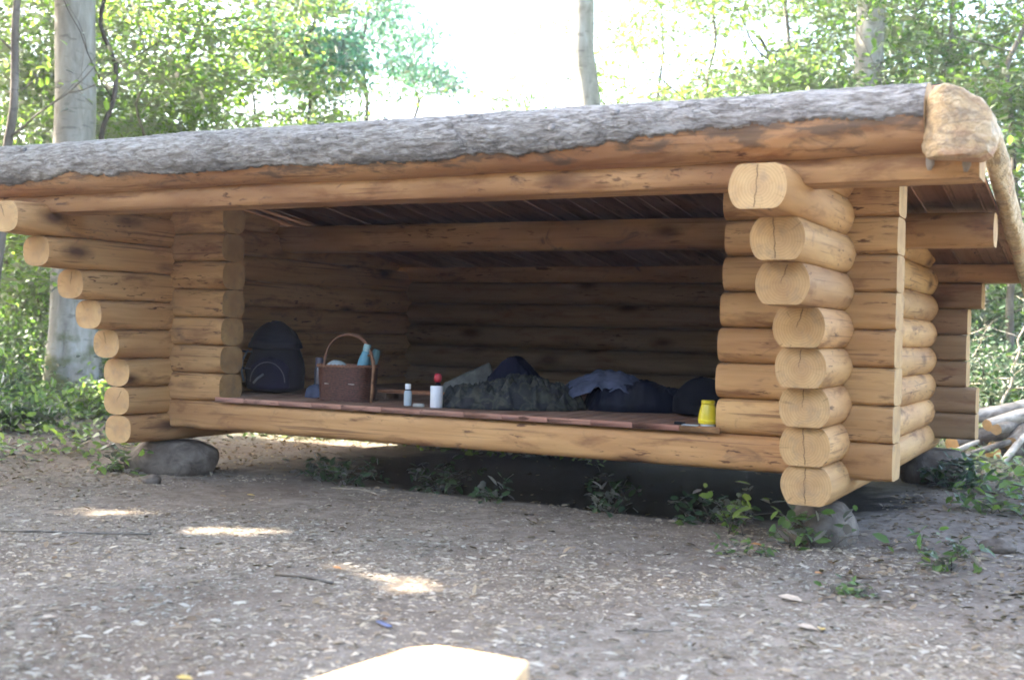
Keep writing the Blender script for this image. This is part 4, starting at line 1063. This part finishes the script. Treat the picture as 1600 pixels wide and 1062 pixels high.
# ------------------------------------------------------------------ log pile at the right
PILE='cut logs heaped behind the shelter at the right'
PALE=trunk_mat('pale_cut_branch',(.20,.155,.11),(.38,.32,.25),(.54,.47,.38),sc=(5,14,14)); PG=trunk_mat('grey_cut_log',(.075,.058,.042),(.17,.135,.10),(.29,.24,.19),sc=(5,14,14))
def pile(px,py,Z): 
    x,y,_=wp(px,Z); return (x,y,.8235-(py-545)/1822.6*Z)
for p0,p1,r,mt,lab in [
  (pile(1488,672,12.6),pile(1606,640,13.4),.075,PALE,'pale barkless log lying on the left top of the log pile'),
  (pile(1546,674,12.3),pile(1690,628,12.9),.070,PALE,'long pale log slanting up to the right across the pile'),
  (pile(1560,681,12.0),pile(1612,668,13.0),.062,PG,'grey log with its orange sawn end facing the clearing'),
  (pile(1492,706,12.5),pile(1600,676,13.1),.095,PG,'thick grey log at the bottom left of the pile'),
  (pile(1556,716,12.2),pile(1690,700,12.9),.105,PG,'thick grey log at the bottom right of the pile'),
  (pile(1585,706,12.1),pile(1640,652,12.9),.085,PG,'grey log wedged steeply in the middle of the pile'),
  (pile(1528,655,13.2),pile(1660,640,13.6),.055,PG,'thin grey log at the back top of the pile'),
  (pile(1484,722,12.0),pile(1532,700,12.2),.030,PALE,'short pale branch lying left in front of the pile'),
  (pile(1500,728,11.9),pile(1580,700,12.1),.035,PG,'grey branch leaning low against the front of the pile'),
  (pile(1566,738,11.7),pile(1604,690,12.2),.035,PALE,'pale branch propped steeply at the right of the pile')]:
    p0=Vector(p0);p1=Vector(p1); q=Vector((1,0,0)).rotation_difference((p1-p0).normalized())
    V,F,mi=log_mesh((p1-p0).length,R=r,h=1,n=18,seg=.15,seed=r*99+p0.x,wob=.035,clamp=False,facets=.022)
    me=mesh_np('cut_log',V,F,[mt,W_END],True,mi); me.set_sharp_from_angle(angle=math.radians(40)); o=link('cut_log',me,None,p0); o.rotation_mode='QUATERNION'; o.rotation_quaternion=q; tag(o,lab,'log',PILE)
# bare pale saplings above the pile
for i,(x,y,h,ln,lab) in enumerate([(-.95,8.6,2.0,(.03,0),'bare pale branching stem standing behind the log pile, left one'),(-.6,9.4,1.9,(-.12,0),'bare pale stem leaning left behind the log pile'),(-.2,9.0,1.7,(.16,0),'bare pale twiggy stem leaning right behind the log pile')]):
    tree('bare_sapling',lab,(x,y,gh(x,y)),h,.022,900+i,PALE,None,7,0,.1,lean=ln,crown_lo=.25,wob=.05,flare=1.1,bl=.35,br=.6,group='bare pale saplings behind the log pile',cat='sapling')

# ------------------------------------------------------------------ single things lying on the ground
YL=simple('yellowed_leaf',(.55,.38,.10),.6,.3,30); OR=simple('orange_leaf',(.50,.22,.07),.6,.3,30); PLF=simple('pale_dead_leaf',(.48,.38,.28),.7,.3,30)
def one_leaf(x,y,s,rz,mat,label,tl=(.15,.1)):
    V,F=scatter(LV-np.array([.5,0,0]),LF,np.zeros((1,3)),np.array([rz]),np.array([s]),(np.array([tl[0]]),np.array([tl[1]])))
    V=np.concatenate([V,V-np.array([0,0,.0015])]); F=[list(f) for f in F]+[[i+6 for i in f][::-1] for f in F]
    tag(obj('fallen_leaf',(V,F),mat,None,False,loc=(x,y,gh(x,y)+.016)),label,'leaf','single fallen leaves on the chips')
for a in [(.045,-2.15,.085,.3,PLF,'pale tan leaf at the right foreground, left one of a pair'),(.10,-2.14,.07,1.8,YL,'yellow leaf at the right foreground, right one of a pair'),(-.17,-1.02,.06,1.0,OR,'orange leaf on the grey patch before the right stone'),
  (-.66,-.42,.07,.4,OR,'rust-coloured leaf before the yellow-green seedling'),(-1.35,.12,.10,.8,PLF,'pale dead leaf at the shade edge below the yellow lantern'),(-2.22,-2.30,.05,.2,OR,'small orange leaf in the middle sun streak'),
  (-4.25,-.55,.06,.9,YL,'ochre leaf left of the middle before the sill'),(-1.6,-4.0,.06,.5,YL,'yellow leaf in the left foreground'),(-2.6,-3.7,.07,1.6,PLF,'pale leaf in the far left foreground'),(-.95,-3.2,.05,2.2,YL,'tiny yellow leaf above the bench'),(-.15,-1.65,.12,.1,PLF,'long pale bark piece right of the middle')]:
    one_leaf(*a)
def twig(pts,r,mat,label):
    P=[(x,y,gh(x,y)+.008) for x,y in pts]; tag(obj('fallen_twig',tube(P,[r*(1-.12*i) for i in range(len(P))],6),mat),label,'twig','fallen twigs on the chips')
twig([(-4.5,-2.55),(-4.2,-2.42),(-3.9,-2.28),(-3.65,-2.10)],.007,T_MID,'long brown twig on the chips at the left')
twig([(-2.40,-2.55),(-2.25,-2.52),(-2.05,-2.56)],.009,T_MID,'short brown twig left of the middle sun streak')
twig([(-1.02,-3.62),(-.92,-3.52),(-.84,-3.52),(-.78,-3.46)],.004,T_DARK,'thin dark twig right of the bench')
twig([(-.62,-2.6),(-.56,-2.54),(-.47,-2.53),(-.42,-2.47)],.004,T_MID,'thin bent twig in the right foreground')
twig([(-4.0,.05),(-3.8,.12),(-3.62,.05),(-3.5,-.05)],.006,PALE,'pale bent twig lying below the basket')
sc=obj('plastic_scrap',box(-.05,.05,-.012,.012,0,.006,.002),simple('slate_blue_plastic',(.10,.12,.22),.4),None,False,loc=(-1.43,-3.06,gh(-1.43,-3.06)+.008),rot=(0,0,-.5)); tag(sc,'small slate-blue scrap of plastic on the chips above the bench','scrap')
boulder('small_stone',(-5.25,-.50,G+.02),(.085,.07,.05),31,STONE,'small pale stone before the left support boulder','stone')
boulder('small_stone',(.55,.30,G+.02),(.10,.08,.05),33,STONE,'small pale stone at the right picture edge','stone')

# ------------------------------------------------------------------ thin haze volume added to imitate lens veil
hz=new_mat('veil_haze')[0]; t=hz.node_tree; t.nodes.remove(t.nodes['Principled BSDF'])
pv=N(t,'ShaderNodeVolumePrincipled'); pv.inputs['Density'].default_value=.0012; pv.inputs['Color'].default_value=(.95,.95,1,1); pv.inputs['Anisotropy'].default_value=.3
t.links.new(pv.outputs[0],t.nodes['Material Output'].inputs['Volume'])
tag(obj('lens_veil_haze',box(-160,160,-130,230,G-1.2,21),hz,None,False),'thin pale haze added to imitate lens veil','lens_veil_haze',kind='stuff')
